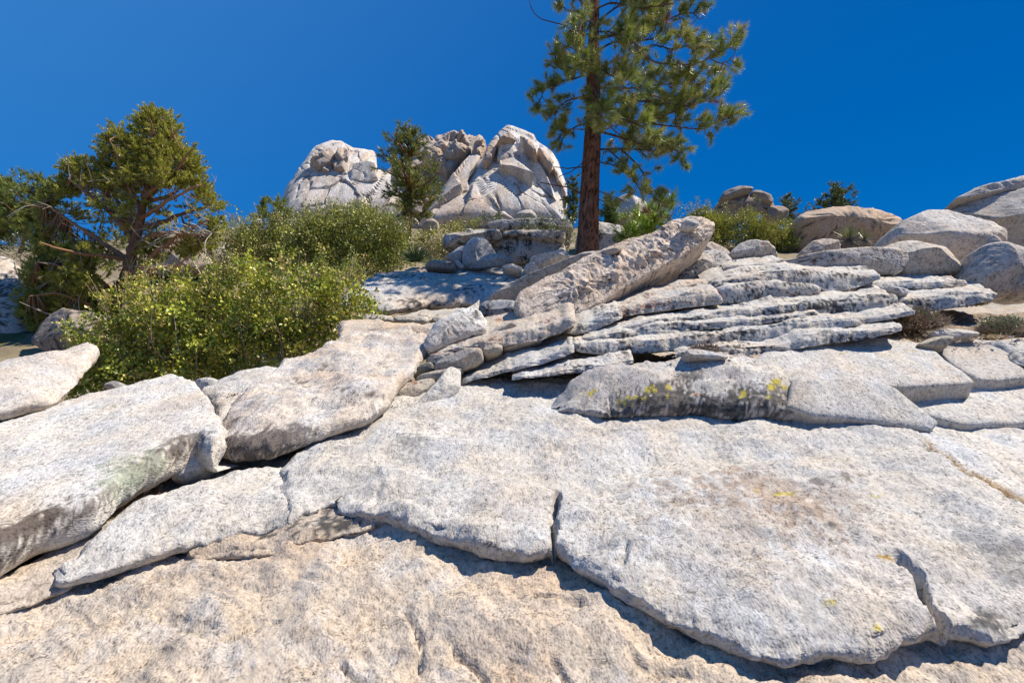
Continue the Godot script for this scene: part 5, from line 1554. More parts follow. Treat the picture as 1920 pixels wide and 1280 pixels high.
	stone("block", "pale block at the left end of the ridge", "boulder", gb, "792,300 797,283 812,284 830,288 828,300 810,312", q)
	stone("block", "rounded block lower down the ridge", "boulder", gb, "815,312 830,300 840,306 842,318 828,324", q)
	stone("block", "leaning slab in the gully below the ridge", "boulder", gb, "828,326 840,312 856,306 862,312 850,326 838,334", q)

# ---------------------------------------------------------------- the tall pine
func make_tall_pine() -> void:
	var D := 10.2
	var S := D / 15.0
	var foot := at(1101, 484, D)
	var root := thing("tall_pine", "tall pine with reddish furrowed trunk, top cut by the frame, crown leaning right", "pine tree", foot)
	var path := [[1101, 500, 22.0], [1102, 470, 20.5], [1104, 400, 18.5], [1107, 330, 17.0], [1111, 260, 16.0], [1113, 200, 14.0], [1112, 140, 12.5], [1113, 80, 10.5], [1115, 10, 9.0], [1118, -80, 7.5], [1122, -180, 5.0], [1126, -270, 2.0], [1127, -300, 0.5]]
	var line := PackedVector3Array()
	for p in path: line.append(at(p[0], p[1], D) - foot)
	var sm_line := curve(line, 0.045)
	# trunk: plates of bark parted by dark furrows
	var sides := 56
	var v := PackedVector3Array()
	var c := PackedColorArray()
	var idx := PackedInt32Array()
	for k in sm_line.size():
		var p := sm_line[k]
		var y := (640.0 - 5.0) - 0.0
		# radius from the traced widths by height
		var r := 0.05
		for j in path.size() - 1:
			var a := line[j].y
			var b := line[j + 1].y
			if p.y >= a and p.y <= b + 1e-4: r = lerpf(path[j][2], path[j + 1][2], (p.y - a) / (b - a)) * D / FOCAL
		if p.y < 0.5: r *= 1.0 + 0.12 * (0.5 - p.y)
		for s in sides:
			var a := TAU * s / sides
			var o := Vector3(cos(a), 0, sin(a))
			var q := Vector3(o.x * r * 9.0, p.y * 2.4, o.z * r * 9.0)
			var fur := absf(noise.get_noise_3dv(q)) * 2.2
			var plate := sm(0.02, 0.30, fur)
			var flake := noise.get_noise_3dv(q * Vector3(2, 5, 2))
			v.append(p + o * (r * (0.88 + 0.16 * plate + 0.04 * flake)))
			var col := Color(0.022, 0.014, 0.011).lerp(Color(0.185, 0.088, 0.052) * (1.0 + 0.7 * flake), plate)
			c.append(col.lerp(Color(0.19, 0.15, 0.13), 0.35 * sm(-0.1, 0.5, noise.get_noise_3dv(q * 0.7))))
	for k in sm_line.size() - 1:
		for s in sides:
			var a := k * sides + s
			var b := k * sides + (s + 1) % sides
			idx.append_array([a, b, a + sides, b, b + sides, a + sides])
	var n := finish(v, idx, sm_line[sm_line.size() / 2])
	part("trunk", array_mesh(v, n, c, idx), M.wood, root)
	# limbs: x,y points on the view, thickness in view units, nearer or farther at the tip, leafiness
	var bark := Color(0.105, 0.07, 0.052)
	var limbs := [
		["1118,246 1147,229 1192,227 1245,217 1285,199", 5.0, 0.4, 1.0], ["1192,227 1260,237 1320,240 1345,228 1374,219", 3.0, -0.3, 1.0], ["1122,246 1170,259 1204,270 1245,274 1285,290", 4.0, 0.8, 1.0],
		["1112,281 1170,279 1222,283 1262,279", 3.4, -0.8, 1.0], ["1165,280 1200,315 1215,345 1237,372 1232,398", 3.2, -0.2, 1.0], ["1140,280 1170,307 1185,330 1198,352", 2.6, 0.7, 0.9],
		["1110,302 1155,311 1175,327", 2.4, 0.3, 0.25], ["1102,312 1065,315 1039,313", 2.4, 0.1, 0.0], ["1100,300 1075,318 1048,332", 1.8, 0.5, 0.0], ["1097,368 1069,352 1050,349 1012,342", 2.6, 0.4, 0.0],
		["1112,354 1148,368 1170,378", 2.6, 0.6, 0.0], ["1113,372 1135,378 1150,385", 1.8, 0.4, 0.15], ["1116,132 1160,110 1197,98 1230,116 1290,121 1330,110 1376,72", 4.2, 0.3, 0.9], ["1330,110 1350,118 1372,112", 2.0, 0.0, 1.0],
		["1115,165 1180,165 1240,158 1310,156 1346,150", 3.4, -0.5, 1.0], ["1114,192 1160,190 1230,192 1290,198 1342,180", 3.6, 0.5, 1.0], ["1114,75 1180,60 1240,42 1290,22 1312,36", 3.4, -0.4, 1.0],
		["1115,45 1160,12 1220,-10 1285,-25", 3.2, 0.4, 1.0], ["1114,102 1150,80 1215,75 1265,58 1308,72", 3.4, 0.6, 1.0], ["1108,136 1075,130 1046,127 1040,104 1045,96", 2.8, 0.3, 0.8],
		["1105,138 1074,148 1054,152 1025,166 1012,188 1004,198", 3.0, 0.5, 0.75], ["1110,97 1082,96 1064,86", 2.4, 0.6, 0.8], ["1106,66 1072,57 1064,49 1039,43 1015,37 1001,25 995,12", 2.4, 0.3, 0.0],
		["1108,178 1062,190 1042,212 1044,232", 2.6, 0.7, 0.8], ["1108,228 1075,240 1056,258 1050,278", 2.6, 0.5, 0.8], ["1106,243 1070,242 1050,239", 2.2, 0.6, 0.2], ["1108,20 1080,-5 1066,-20", 2.6, 0.5, 0.9],
		["1112,120 1135,135 1160,150 1180,172", 3.0, 2.0, 1.0], ["1112,160 1120,180 1130,200 1122,214", 2.8, 1.8, 1.0], ["1112,90 1095,95 1088,105 1092,120", 2.6, 1.6, 1.0], ["1113,60 1140,60 1170,70 1200,88", 2.8, 2.0, 1.0],
		["1112,200 1150,215 1190,230 1225,250", 3.0, 1.6, 1.0], ["1113,40 1110,40 1100,38 1085,50", 2.6, 1.8, 1.0], ["1112,150 1150,140 1200,140 1240,132", 3.0, -2.0, 1.0], ["1112,190 1160,205 1220,215 1260,205", 3.0, -2.0, 1.0],
		["1113,70 1160,62 1200,45 1240,22", 3.0, -2.0, 1.0], ["1112,210 1140,235 1180,262 1230,258", 2.8, -1.6, 1.0], ["1113,20 1150,5 1200,15 1250,8", 3.0, 1.4, 1.0], ["1112,110 1090,118 1075,112 1060,116", 2.4, -1.5, 0.7],
		["1113,30 1090,20 1070,22 1052,10", 2.4, -1.2, 0.6], ["1114,0 1085,-15 1060,-40 1050,-60", 2.6, 0.4, 0.9], ["1190,100 1225,85 1260,92 1290,85", 2.6, 0.9, 1.0], ["1160,192 1200,178 1250,182 1290,172", 2.6, -0.9, 1.0],
	]
	for k in 26:   # the part of the crown above the frame
		var y0 := -20.0 - 270.0 * (k + 0.5) / 26.0
		var a := k * 2.4
		var reach := (290.0 + y0 + 60.0) * 0.62
		limbs.append(["%f,%f %f,%f %f,%f" % [1116.0, y0, 1116.0 + 0.55 * reach * cos(a) + 14.0, y0 - 4.0, 1116.0 + reach * cos(a) + 30.0, y0 - 22.0], 2.6, reach * sin(a) * 0.011, 1.0])
	var where := [[], [], []]
	var tint := [[], [], []]
	var greens := [Color(0.27, 0.33, 0.07), Color(0.20, 0.27, 0.06), Color(0.34, 0.37, 0.10), Color(0.38, 0.37, 0.12)]
	for l in limbs:
		var p2 := pts(l[0])
		var raw := PackedVector3Array()
		for i in p2.size(): raw.append(at(p2[i].x, p2[i].y, D - S * l[2] * float(i) / (p2.size() - 1)) - foot)
		var lim := curve(raw, 0.09 * S, 0.035 * S)
		var W := new_wood()
		var w0: float = l[1] * D / FOCAL * 0.62
		tube(W, lim, w0, 0.008, 7, bark if rng.randf() < 0.75 else Color(0.20, 0.16, 0.135))
		var total := lim.size()
		var leafy: float = l[3]
		# twigs and their tufts
		for i in range(1, total):
			var t := float(i) / (total - 1)
			var dir := (lim[i] - lim[i - 1]).normalized()
			if leafy <= 0.0:
				if rng.randf() < 0.10:
					var e := lim[i] + (dir * 0.4 + rand_dir() * 0.8) * rng.randf_range(0.08, 0.3) * S
					tube(W, PackedVector3Array([lim[i], lim[i].lerp(e, 0.5) + rand_dir() * 0.02, e]), 0.010, 0.004, 4, Color(0.19, 0.16, 0.14))
				continue
			if t < 0.18 or rng.randf() > (0.42 + 0.75 * t) * leafy: continue
			var len := S * rng.randf_range(0.22, 0.62) * (1.15 - 0.45 * t) * (1.0 if leafy > 0.8 else 0.6)
			var d2 := (dir * 0.7 + rand_dir() * Vector3(0.9, 0.55, 0.9) + Vector3(0, 0.12, 0)).normalized()
			var p0 := lim[i]
			var pm := p0 + d2 * len * 0.55 + Vector3(0, -0.04, 0)
			var p1 := p0 + d2 * len + Vector3(0, rng.randf_range(0.0, 0.14), 0)
			tube(W, curve(PackedVector3Array([p0, pm, p1]), 0.1), 0.010, 0.005, 4, bark.lerp(Color(0.24, 0.19, 0.16), rng.randf()))
			var cnt := 1 + rng.randi() % 4
			for q in cnt:
				var pp := p1 if q == 0 else pm.lerp(p1, rng.randf()) + rand_dir() * 0.10 * S
				var dd := (d2 + rand_dir() * (0.35 if q == 0 else 0.9) + Vector3(0, 0.35, 0)).normalized()
				if q > 0: tube(W, PackedVector3Array([pm.lerp(p1, 0.2), pp]), 0.006, 0.004, 3, bark)
				var m := rng.randi() % 3
				where[m].append(aimed(pp + dd * 0.03, dd, rng.randf_range(0.8, 1.2)))
				tint[m].append(mixed(greens, 0.2) if rng.randf() > 0.012 else Color(0.30, 0.13, 0.04))
		part("limb", wood_mesh(W), M.wood, root)
	for m in 3: scatter("needles", tuft_mesh(20 + m, 90, 0.145, 0.0038, 0.12), M.needle, where[m], tint[m], root)

# ---------------------------------------------------------------- the juniper on the left
func make_juniper() -> void:
	var D := 12.0
	var foot := at(195, 612, D)
	var root := thing("juniper", "broad juniper with twisted reddish limbs and bare grey twigs, left of the view", "juniper tree", foot)
	var bark := Color(0.30, 0.17, 0.105)
	var limbs := [
		["192,640 200,600 222,555 238,520 244,490 250,460 258,430 266,395 274,355 282,310 290,265 300,225", 14.0, 0.0, "trunk"], ["238,520 262,500 290,476 322,452 360,430 392,412", 6.5, 0.5, "limb"],
		["250,460 236,430 214,404 190,384 160,360 128,335", 6.5, 0.4, "limb"], ["258,430 300,418 340,402 380,390 412,386", 6.0, -0.5, "limb"], ["244,490 214,470 180,446 146,424 110,400 82,380", 6.0, 0.3, "limb"],
		["214,404 200,370 180,340 160,315 146,300", 4.5, -0.6, "limb"], ["266,395 248,360 232,330 216,290 205,262", 5.0, 0.5, "limb"], ["270,370 300,345 330,318 352,290 362,280", 5.0, 0.6, "limb"],
		["222,555 190,530 150,510 110,498 70,492", 5.5, 0.7, "limb"], ["200,600 175,575 140,560 100,550 55,555", 5.0, 0.9, "limb"], ["192,615 172,590 150,585 120,592 90,602", 4.5, 1.1, "limb"],
		["274,355 262,320 250,285 240,250", 4.0, -0.5, "limb"], ["282,310 304,285 322,258 334,240", 3.6, 0.3, "limb"], ["262,410 310,380 350,356 385,345", 4.5, 1.0, "limb"], ["250,460 290,440 330,436 375,440 405,430", 5.0, 1.2, "limb"],
		["244,490 205,480 165,478 120,470 75,455", 4.6, 1.3, "limb"], ["240,510 270,515 300,500 330,498 360,480", 3.6, 1.1, "limb"], ["258,430 230,395 205,350 190,310 188,280", 4.4, -1.2, "limb"],
		["282,320 275,285 284,250 280,218", 3.0, 0.6, "limb"], ["266,390 290,360 310,330 330,300", 4.0, -1.2, "limb"], ["268,380 320,365 365,335 395,360", 4.0, -1.0, "limb"],
	]
	var nodes := PackedVector3Array()
	for l in limbs:
		var p2 := pts(l[0])
		var raw := PackedVector3Array()
		for i in p2.size(): raw.append(at(p2[i].x, p2[i].y, D - l[2] * float(i) / (p2.size() - 1)) - foot)
		var lim := curve(raw, 0.07, 0.05)
		var W := new_wood()
		tube(W, lim, l[1] * D / FOCAL, 0.012, 12 if l[3] == "trunk" else 8, bark * rng.randf_range(0.85, 1.25), 0.45)
		for i in range(3, lim.size()): nodes.append(lim[i])
		part(l[3], wood_mesh(W), M.wood, root)
	# crown: clumps inside the traced outline, denser above and outside
	var crown := pts("300,204 322,214 333,235 340,255 362,280 374,312 395,342 398,360 420,380 416,400 421,415 405,440 396,470 366,478 330,500 300,470 270,520 240,560 215,590 170,600 150,620 110,626 70,618 42,596 38,565 50,540 45,500 70,482 55,450 75,405 72,372 100,346 120,332 116,310 150,294 183,302 188,266 214,237 250,240 262,220 275,206")
	var cols := [Color(0.37, 0.37, 0.06), Color(0.28, 0.30, 0.05), Color(0.46, 0.43, 0.09), Color(0.32, 0.34, 0.06)]
	var where := [[], [], []]
	var tint := [[], [], []]
	var W2 := new_wood()
	var grey := new_wood()
	var tries := 0
	while tries < 4100:
		tries += 1
		var x := rng.randf_range(36, 424)
		var y := rng.randf_range(202, 628)
		var sdv := poly_sd(Vector2(x, y), crown)
		if sdv < 4.0: continue
		var keep := 1.0 if y < 345.0 else (0.75 if sdv < 30.0 else 0.13)
		if x < 170.0 and y > 460.0: keep = 1.0
		if x > 230.0 and y > 440.0: keep *= 0.4
		if rng.randf() > keep: continue
		if y < 430.0 and noise.get_noise_2d(x * 0.021, y * 0.030) < -0.13: continue
		var thick := clampf(sdv / 60.0, 0.25, 1.5)
		var p := at(x, y, D - rng.randf_range(-1.1, 0.6) * thick * 1.1) - foot
		var best := nodes[0]
		for nd in nodes:
			if nd.distance_squared_to(p) < best.distance_squared_to(p): best = nd
		tube(W2, curve(PackedVector3Array([best, best.lerp(p, 0.55) + rand_dir() * 0.06 - Vector3(0, 0.05, 0), p]), 0.12), 0.013, 0.005, 4, Color(0.24, 0.16, 0.115) * rng.randf_range(0.7, 1.4))
		var out := (p - best).normalized()
		for q in 9 + rng.randi() % 7:
			var off := rand_dir() * Vector3(1, 0.7, 1) * 0.24 * pow(rng.randf(), 0.6)
			var m := rng.randi() % 3
			where[m].append(aimed(p + off, out * 0.5 + off.normalized() + Vector3(0, 0.6, 0), rng.randf_range(0.7, 1.25)))
			tint[m].append(mixed(cols, 0.2))
	for k in 230:   # bare dead twigs inside the crown
		var b := nodes[rng.randi() % nodes.size()]
		var d := (rand_dir() + Vector3(-0.2, 0.1, 0.35)).normalized()
		var e := b + d * rng.randf_range(0.25, 0.8)
		if b.y > 3.6: continue
		var md := b.lerp(e, 0.5) + rand_dir() * 0.09
		var g := mixed([Color(0.36, 0.32, 0.29), Color(0.45, 0.42, 0.39), Color(0.28, 0.18, 0.13)])
		tube(grey, curve(PackedVector3Array([b, md, e]), 0.1), 0.012, 0.004, 4, g)
		tube(grey, PackedVector3Array([md, md + (d + rand_dir() * 0.9) * 0.2]), 0.007, 0.003, 3, g)
	part("twigs", wood_mesh(W2), M.wood, root)
	part("dead_twigs", wood_mesh(grey), M.wood, root)
	for m in 3: scatter("foliage", tuft_mesh(30 + m, 34, 0.075, 0.008, 0.10), M.needle, where[m], tint[m], root)

# ---------------------------------------------------------------- everything else that grows
func make_plants() -> void:
	var fresh := [Color(0.36, 0.40, 0.045), Color(0.27, 0.33, 0.04), Color(0.45, 0.44, 0.07), Color(0.18, 0.24, 0.03), Color(0.47, 0.38, 0.12)]
	var dull := [Color(0.28, 0.31, 0.06), Color(0.20, 0.24, 0.05), Color(0.36, 0.36, 0.08), Color(0.32, 0.32, 0.075)]
	var dark := [Color(0.12, 0.16, 0.04), Color(0.09, 0.13, 0.035), Color(0.17, 0.20, 0.055)]
	var olive := [Color(0.33, 0.31, 0.08), Color(0.40, 0.35, 0.12), Color(0.25, 0.26, 0.07)]
	var grey_green := [Color(0.13, 0.145, 0.08), Color(0.10, 0.12, 0.06), Color(0.17, 0.17, 0.10)]
	shrub("manzanita_bush", "wide bright yellow-green bush in front, behind the white slab", "bush", "", 7.2,
		"330,590,95,70 245,635,85,70 175,695,60,48 440,580,105,82 560,580,95,78 640,580,62,72 400,655,150,62 540,645,110,50 290,695,115,52 150,735,48,28 420,695,80,36 240,725,80,36",
		{"cols": fresh, "leaf": 0.044, "per": 12, "dens": 3.6, "holes": -0.14, "broad": 0.46, "stem": 0.014, "twig_each": 30, "sprouts": 190, "stems": [Color(0.30, 0.22, 0.18), Color(0.42, 0.36, 0.31), Color(0.22, 0.14, 0.10)]})
	var gm := "green shrubs on the slope behind"
	shrub("shrub", "large dark green shrub under the left dome, its right flank by the middle pine", "bush", gm, 13.5,
		"600,440,45,38 650,440,60,44 700,448,62,52 740,470,34,44 640,480,90,46 700,495,56,36 590,470,60,40", {"cols": dull, "leaf": 0.055, "per": 12, "dens": 4.5, "holes": -0.25, "stem": 0.014, "twig_each": 60, "sprouts": 120, "stems": [Color(0.30, 0.26, 0.24), Color(0.22, 0.17, 0.14)]})
	shrub("shrub", "dull green shrub with greyish twigs behind the top of the bright bush", "bush", gm, 14.5,
		"450,470,46,36 500,460,55,42 550,455,50,42 490,500,70,30 570,490,50,34", {"cols": dull, "leaf": 0.055, "per": 12, "dens": 4.0, "holes": -0.22, "stem": 0.012, "twig_each": 40, "sprouts": 110, "stems": [Color(0.34, 0.30, 0.28), Color(0.24, 0.18, 0.16)]})
	shrub("shrub", "dark shrub with pale bare twigs right against the tall pine", "bush", "", 13.2,
		"1000,448,34,36 1040,446,30,40 1068,425,20,40 1010,478,30,18 1040,478,22,14", {"cols": dark, "leaf": 0.045, "per": 11, "dens": 1.1, "holes": -0.05, "stem": 0.02, "twig_each": 4, "stems": [Color(0.38, 0.34, 0.32), Color(0.28, 0.24, 0.22)]})
	shrub("shrub", "broad green bush below the rock stack on the right skyline", "bush", "", 17.0,
		"1325,424,44,26 1390,438,52,30 1445,446,42,30 1402,410,20,12 1340,445,50,30 1440,462,50,24 1310,436,30,30 1470,462,24,22", {"cols": [Color(0.32, 0.33, 0.055), Color(0.24, 0.27, 0.045), Color(0.40, 0.37, 0.08)], "leaf": 0.055, "per": 12, "dens": 5.0, "holes": -0.45, "stem": 0.016, "twig_each": 40, "sprouts": 80})
	shrub("shrub", "olive bush behind the long-needled sapling", "bush", "", 19.0, "1215,395,42,26 1185,415,26,24 1245,405,30,26", {"cols": olive, "leaf": 0.05, "per": 10, "dens": 1.1, "twig_each": 8})
	shrub("pine_sapling", "long-needled bright green pine sapling behind the pitted boulder", "pine sapling", "", 11.0, "1195,428,30,22 1232,402,28,24 1253,382,14,18 1180,440,20,16 1215,430,30,18", {"type": "needle", "mat": "needle", "cols": [Color(0.24, 0.36, 0.05), Color(0.32, 0.42, 0.07), Color(0.19, 0.29, 0.05)], "leaf": 0.07, "per": 46, "dens": 1.5, "holes": -0.3, "twig_each": 3, "stem": 0.02})
	var gk := "small bushes along the skyline"
	for b in [
		["dark rounded bush at the foot of the right dome", 40.0, "915,414,22,10 932,410,12,8", dark], ["low bush left of the dark rounded one below the right dome", 40.0, "872,424,26,12 890,420,16,9", dull],
		["yellowish low brush below the gully between the domes", 34.0, "845,432,30,14 815,436,24,10 870,436,22,10", olive], ["dark bush under the left edge of the left dome", 40.0, "575,408,24,13 600,404,18,12", dark],
		["round bush under the left dome beside the bent pine", 36.0, "505,417,18,10 520,422,14,8", dull], ["dark bush in the middle of the hillside above the dull shrub", 36.0, "482,430,24,12 462,428,16,9", dark],
		["bush on the skyline right of the juniper's crown", 38.0, "432,425,16,10 446,417,12,8 425,436,14,9", dull], ["grey twiggy bush above the white egg-shaped boulder", 37.0, "440,434,20,7", grey_green],
		["green bush at the left foot of the middle pine", 30.0, "720,425,22,14 740,432,16,12", dull], ["bush under the right end of the left dome", 36.0, "650,396,34,14 620,398,20,12 690,400,30,14", dull],
		["low bush right of the juniper's lower crown", 22.0, "425,462,16,12 415,478,12,10", dull], ["bush in front of the dome's round boulder", 22.0, "985,424,20,8 955,428,16,7", dull],
	]: shrub("bush", b[0], "bush", gk, b[1], b[2], {"cols": b[3], "leaf": 0.10, "per": 12, "dens": 1.6, "holes": -0.3, "lump": 0.9, "hole_freq": 1.2, "stem": 0.03, "twig_each": 14})
	shrub("bush", "olive brush with dry twigs between the middle pine and the rock shelter", "bush", "", 17.5, "850,462,52,28 800,458,34,26 885,470,34,18 820,480,34,18", {"cols": olive, "leaf": 0.06, "per": 12, "dens": 2.6, "stem": 0.02, "twig_each": 5, "stems": [Color(0.36, 0.30, 0.24)]})
	shrub("bush", "grey-green bush below the two pines at the left edge", "bush", "", 19.0, "20,470,48,24 70,475,34,20 100,455,22,18", {"cols": grey_green, "leaf": 0.055, "per": 11, "dens": 1.4, "stem": 0.02, "twig_each": 9})
	shrub("bush", "pale brush in the gully behind the juniper's trunk", "bush", "", 18.0, "330,520,50,20 290,515,34,20 380,505,40,20", {"cols": olive, "leaf": 0.05, "per": 10, "dens": 1.1, "twig_each": 6})
	# conifers
	var pine := [Color(0.22, 0.27, 0.06), Color(0.17, 0.22, 0.05), Color(0.27, 0.31, 0.08)]
	conifer("pine", "middle pine with a bare lower trunk between the two domes", "pines of the middle distance", Vector2(763, 452), Vector2(767, 240), 28.0, [44, 66, 62, 50, 46, 34, 14], {"cols": [Color(0.19, 0.22, 0.045), Color(0.14, 0.18, 0.04), Color(0.25, 0.26, 0.07)], "tuft": 0.30, "start": 0.24, "whorls": 15, "each": 5, "dens": 2.3, "trunk": 0.026, "bark": Color(0.19, 0.085, 0.05)})
	conifer("pine", "dense pine cut by the left edge behind the juniper", "pines of the middle distance", Vector2(-14, 480), Vector2(-4, 332), 26.0, [40, 58, 52, 36, 14], {"cols": pine, "tuft": 0.28, "start": 0.15, "whorls": 11, "dens": 3.4})
	conifer("pine", "second pine at the left edge, thin trunk just left of the juniper", "pines of the middle distance", Vector2(37, 468), Vector2(73, 332), 26.0, [36, 52, 48, 30, 16], {"cols": pine, "tuft": 0.28, "start": 0.2, "whorls": 10, "dens": 2.8, "trunk": 0.03})
	conifer("pine", "small bent pine left of the left dome", "pines of the middle distance", Vector2(516, 442), Vector2(531, 377), 36.0, [24, 30, 24, 12], {"cols": pine, "tuft": 0.30, "start": 0.3, "whorls": 7, "dens": 3.6, "bend": 2.0, "trunk": 0.04})
	conifer("pine", "tiny pointed conifer on the skyline left of the bent pine", "small conifers on the skyline", Vector2(491, 411), Vector2(495, 370), 60.0, [14, 11, 7, 2], {"cols": pine, "tuft": 0.34, "start": 0.08, "whorls": 8, "dens": 3.6, "limbs": false})
	conifer("pine", "thin open conifer left of two on the right skyline", "small conifers on the skyline", Vector2(1487, 425), Vector2(1476, 364), 55.0, [22, 24, 16, 6], {"cols": dark, "tuft": 0.34, "start": 0.15, "whorls": 8, "dens": 2.2, "limbs": false})
	conifer("pine", "full bushy conifer right of two on the right skyline", "small conifers on the skyline", Vector2(1563, 420), Vector2(1563, 351), 55.0, [40, 36, 26, 8], {"cols": dark, "tuft": 0.38, "start": 0.06, "whorls": 10, "dens": 3.6, "limbs": false})
	conifer("pine", "sparse conifer just left of the tall pine's trunk", "small conifers on the skyline", Vector2(1072, 425), Vector2(1076, 330), 45.0, [14, 18, 15, 8], {"cols": dark, "tuft": 0.34, "start": 0.15, "whorls": 9, "dens": 2.4, "limbs": false})
	conifer("pine", "small green conifer just right of the tall pine's trunk", "small conifers on the skyline", Vector2(1142, 422), Vector2(1144, 383), 30.0, [20, 18, 8], {"cols": [Color(0.12, 0.18, 0.03), Color(0.09, 0.14, 0.03)], "tuft": 0.24, "start": 0.05, "whorls": 7, "dens": 3.2, "limbs": false})
	conifer("pine", "dark conifer seen through the juniper's limbs", "small conifers on the skyline", Vector2(250, 455), Vector2(240, 330), 24.0, [20, 30, 26, 10], {"cols": dark, "tuft": 0.28, "start": 0.2, "whorls": 9, "dens": 2.4, "limbs": false})
	# yuccas
	yucca("spiky dark green yucca on the edge of the domed slab", "yuccas", 780, 490, 10.6, 38, 150, {"low": 0.02})
	yucca("small yellowish yucca above the rock shelter", "yuccas", 1022, 422, 20.0, 22, 60, {"low": 0.1, "mats": ["yucca_green_pale", "yucca_green_pale", "yucca_green"]})
	yucca("yucca with a skirt of dead grey blades in front of the pink outcrop", "yuccas", 1592, 449, 11.0, 32, 170, {"low": -1.2, "dead": 0.55, "dead_len": 0.95, "mats": ["yucca_green_pale", "yucca_green", "yucca_green_pale"]})
	yucca("smaller yucca right of the one with the grey skirt", "yuccas", 1622, 450, 10.9, 23, 110, {"low": -1.2, "dead": 0.5, "dead_len": 0.9, "mats": ["yucca_green_pale", "yucca_green", "yucca_green_pale"]})
	# dry scrub on the ledges
	dry_tuft("wide brown dry shrub on the soil at the right", "dry shrub", "dry scrub on the ledges", 1712, 618, 4.45, 70, 40, {"twigs": 520, "green": [Color(0.16, 0.17, 0.07), Color(0.33, 0.26, 0.16)], "leaves": 160})
	dry_tuft("small plant with a bright green tip left of the brown dry shrub", "dry shrub", "dry scrub on the ledges", 1632, 620, 4.4, 32, 20, {"twigs": 120, "green": [Color(0.14, 0.24, 0.02), Color(0.20, 0.30, 0.03)], "leaves": 90, "green_at": -0.4})
	dry_tuft("dry grey-green shrub near the right edge", "dry shrub", "dry scrub on the ledges", 1882, 622, 4.45, 48, 26, {"twigs": 300, "cols": [Color(0.46, 0.36, 0.25), Color(0.33, 0.27, 0.2), Color(0.26, 0.22, 0.18)], "green": [Color(0.20, 0.23, 0.12), Color(0.15, 0.19, 0.08)], "leaves": 200})
	dry_tuft("low dry tuft in the shade below the round boulders", "dry shrub", "dry scrub on the ledges", 1815, 573, 5.0, 42, 20, {"twigs": 160, "cols": [Color(0.42, 0.36, 0.22), Color(0.26, 0.22, 0.16)], "green": [Color(0.30, 0.27, 0.12)], "leaves": 50})
	dry_tuft("small dry tuft above the upturned flake", "dry shrub", "dry scrub on the ledges", 1322, 660, 4.0, 34, 18, {"twigs": 190, "cols": [Color(0.20, 0.16, 0.14), Color(0.32, 0.26, 0.22)]})
	# loose litter: grit on the ledges, dry needles in the joints
	var V := PackedVector3Array()
	var N := PackedVector3Array()
	var I := PackedInt32Array()
	for k in 6: blade(V, N, I, Vector3(0, 0.004 * k, 0), Vector3(cos(k * 1.1), 0.25 * (k % 3), sin(k * 1.1)) * 0.05, 0.0016, Vector3.UP)
	var litter_mesh := array_mesh(V, N, PackedColorArray(), I)
	var lw := []
	var lt := []
	for sx in ["1722,826,0.10 1745,846,0.09 1785,869,0.09 1850,909,0.09 1915,943,0.09", "205,985,0.03 250,957,0.03 300,918,0.03", "1060,690,0.2 1170,684,0.2", "690,770,0.14 640,795,0.13", "1600,640,0.42 1700,640,0.43 1800,636,0.44 1900,632,0.45"]:
		var pp: PackedVector2Array = pts(sx)
		var hh: PackedFloat32Array = third(sx)
		for i in pp.size() - 1:
			for k in 70:
				var t := rng.randf()
				var q := pp[i].lerp(pp[i + 1], t) + Vector2(rng.randf_range(-8, 8), rng.randf_range(-3, 3))
				var off := lerpf(hh[i], hh[i + 1], t)
				lw.append(aimed(at(q.x, q.y, dep(q.x, q.y, off)), Vector3(0, 1, 0.3) + rand_dir() * 0.4, rng.randf_range(0.5, 1.1)))
				lt.append(mixed([Color(0.40, 0.28, 0.15), Color(0.30, 0.19, 0.11), Color(0.48, 0.38, 0.24)]))
	var mm := MultiMesh.new()
	mm.transform_format = MultiMesh.TRANSFORM_3D
	mm.use_colors = true
	mm.mesh = litter_mesh
	mm.instance_count = lw.size()
	for i in lw.size():
		mm.set_instance_transform(i, lw[i])
		mm.set_instance_color(i, lt[i])
	var lo := MultiMeshInstance3D.new()
	lo.name = "needle_litter"
	lo.multimesh = mm
	lo.material_override = M.wood
	add_child(lo)
	tag(lo, "dry pine needles and leaf litter caught in the joints of the slabs", "litter", "", "stuff")
	# grit and chips in the joints and on the soil
	var pebble := SphereMesh.new()
	pebble.radius = 0.5
	pebble.height = 0.7
	pebble.radial_segments = 7
	pebble.rings = 4
	var gw := []
	var gt := []
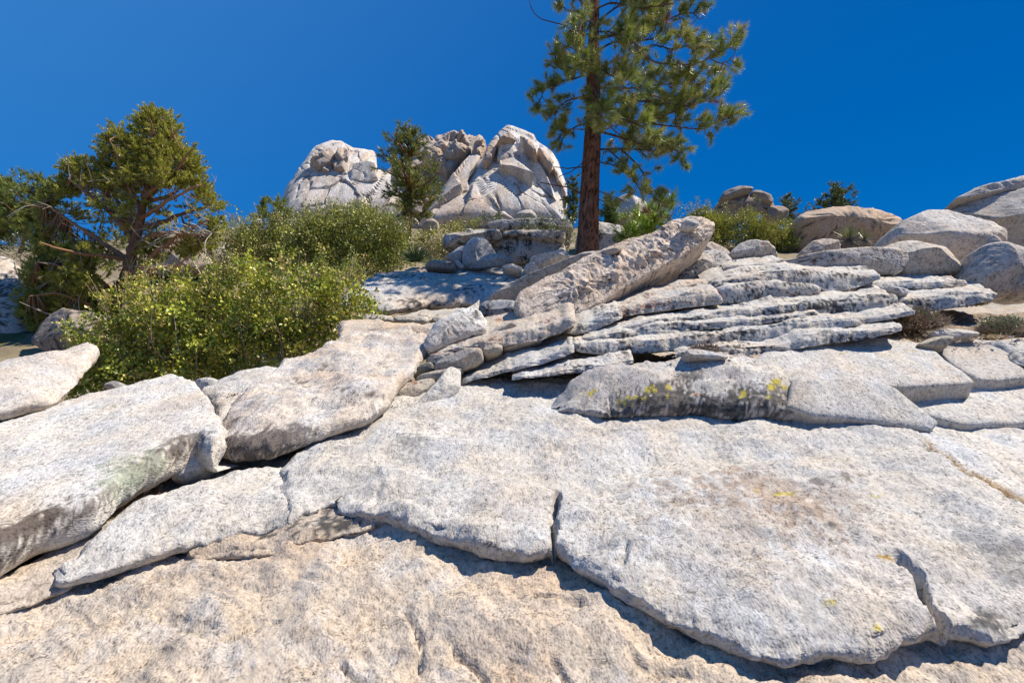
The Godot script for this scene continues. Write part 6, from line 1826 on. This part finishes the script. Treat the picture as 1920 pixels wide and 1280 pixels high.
	for sx in ["1600,640,0.43 1700,642,0.43 1800,637,0.44 1910,634,0.45", "1240,664,0.40 1330,668,0.41 1420,664,0.42", "690,772,0.14 780,752,0.15", "410,860,0.02 520,850,0.02", "225,960,0.03 310,905,0.03", "1730,830,0.10 1850,909,0.09", "1060,700,0.17 1180,690,0.18", "420,745,0.18 500,722,0.18"]:
		var pp: PackedVector2Array = pts(sx)
		var hh: PackedFloat32Array = third(sx)
		for i in pp.size() - 1:
			for k in 34:
				var t := rng.randf()
				var q := pp[i].lerp(pp[i + 1], t) + Vector2(rng.randf_range(-14, 14), rng.randf_range(-5, 5))
				var off := lerpf(hh[i], hh[i + 1], t)
				var s := rng.randf_range(0.005, 0.02) * (1.0 + 1.2 * pow(rng.randf(), 6.0))
				gw.append(Transform3D(Basis.from_euler(Vector3(rng.randf() * 6, rng.randf() * 6, rng.randf() * 6)).scaled(Vector3(s, s * 0.6, s * 1.3)), at(q.x, q.y, dep(q.x, q.y, off)) + Vector3(0, s * 0.15, 0)))
				gt.append(mixed([Color(0.52, 0.48, 0.43), Color(0.42, 0.36, 0.30), Color(0.58, 0.55, 0.52)]))
	scatter("gravel", pebble, M.wood, gw, gt, self)
	tag(get_node("gravel"), "loose grit and chips of granite in the joints and on the soil", "gravel", "", "stuff")
	# fallen wood
	var W := new_wood()
	var foot := at(290, 527, 13.5)
	tube(W, curve(PackedVector3Array([at(236, 516, 13.4) - foot, at(290, 518, 13.5) - foot, at(350, 524, 13.7) - foot]), 0.1, 0.02), 0.11, 0.07, 10, Color(0.025, 0.022, 0.02), 0.3)
	var lg := thing("charred_log", "black charred log lying right of the juniper's trunk", "log", foot)
	part("log", wood_mesh(W), M.wood, lg)
	var W3 := new_wood()
	var f3 := at(470, 735, 4.2)
	tube(W3, curve(PackedVector3Array([at(462, 733, 4.2) - f3, at(474, 722, 4.22) - f3, at(489, 712, 4.25) - f3, at(486, 704, 4.25) - f3, at(482, 699, 4.26) - f3]), 0.02), 0.006, 0.003, 5, Color(0.5, 0.46, 0.42))
	var tw := thing("dead_twig", "crooked pale dead twig at the upper left edge of the pinkish slab", "twig", f3)
	part("twig", wood_mesh(W3), M.wood, tw)
	var W4 := new_wood()
	var f4 := at(456, 415, 38.0)
	tube(W4, curve(PackedVector3Array([at(448, 415, 38.0) - f4, at(446, 403, 38.0) - f4]), 0.3), 0.08, 0.03, 6, Color(0.52, 0.42, 0.28))
	var st := thing("dead_stump", "pale broken snag on the skyline right of the juniper", "tree stump", f4)
	part("snag", wood_mesh(W4), M.wood, st)

func _ready() -> void:
	make_view()
	make_materials()
	make_ground()
	make_domes()
	make_slabs()
	make_ledges()
	make_stones()
	run_jobs()
	make_tall_pine()
	make_juniper()
	make_plants()
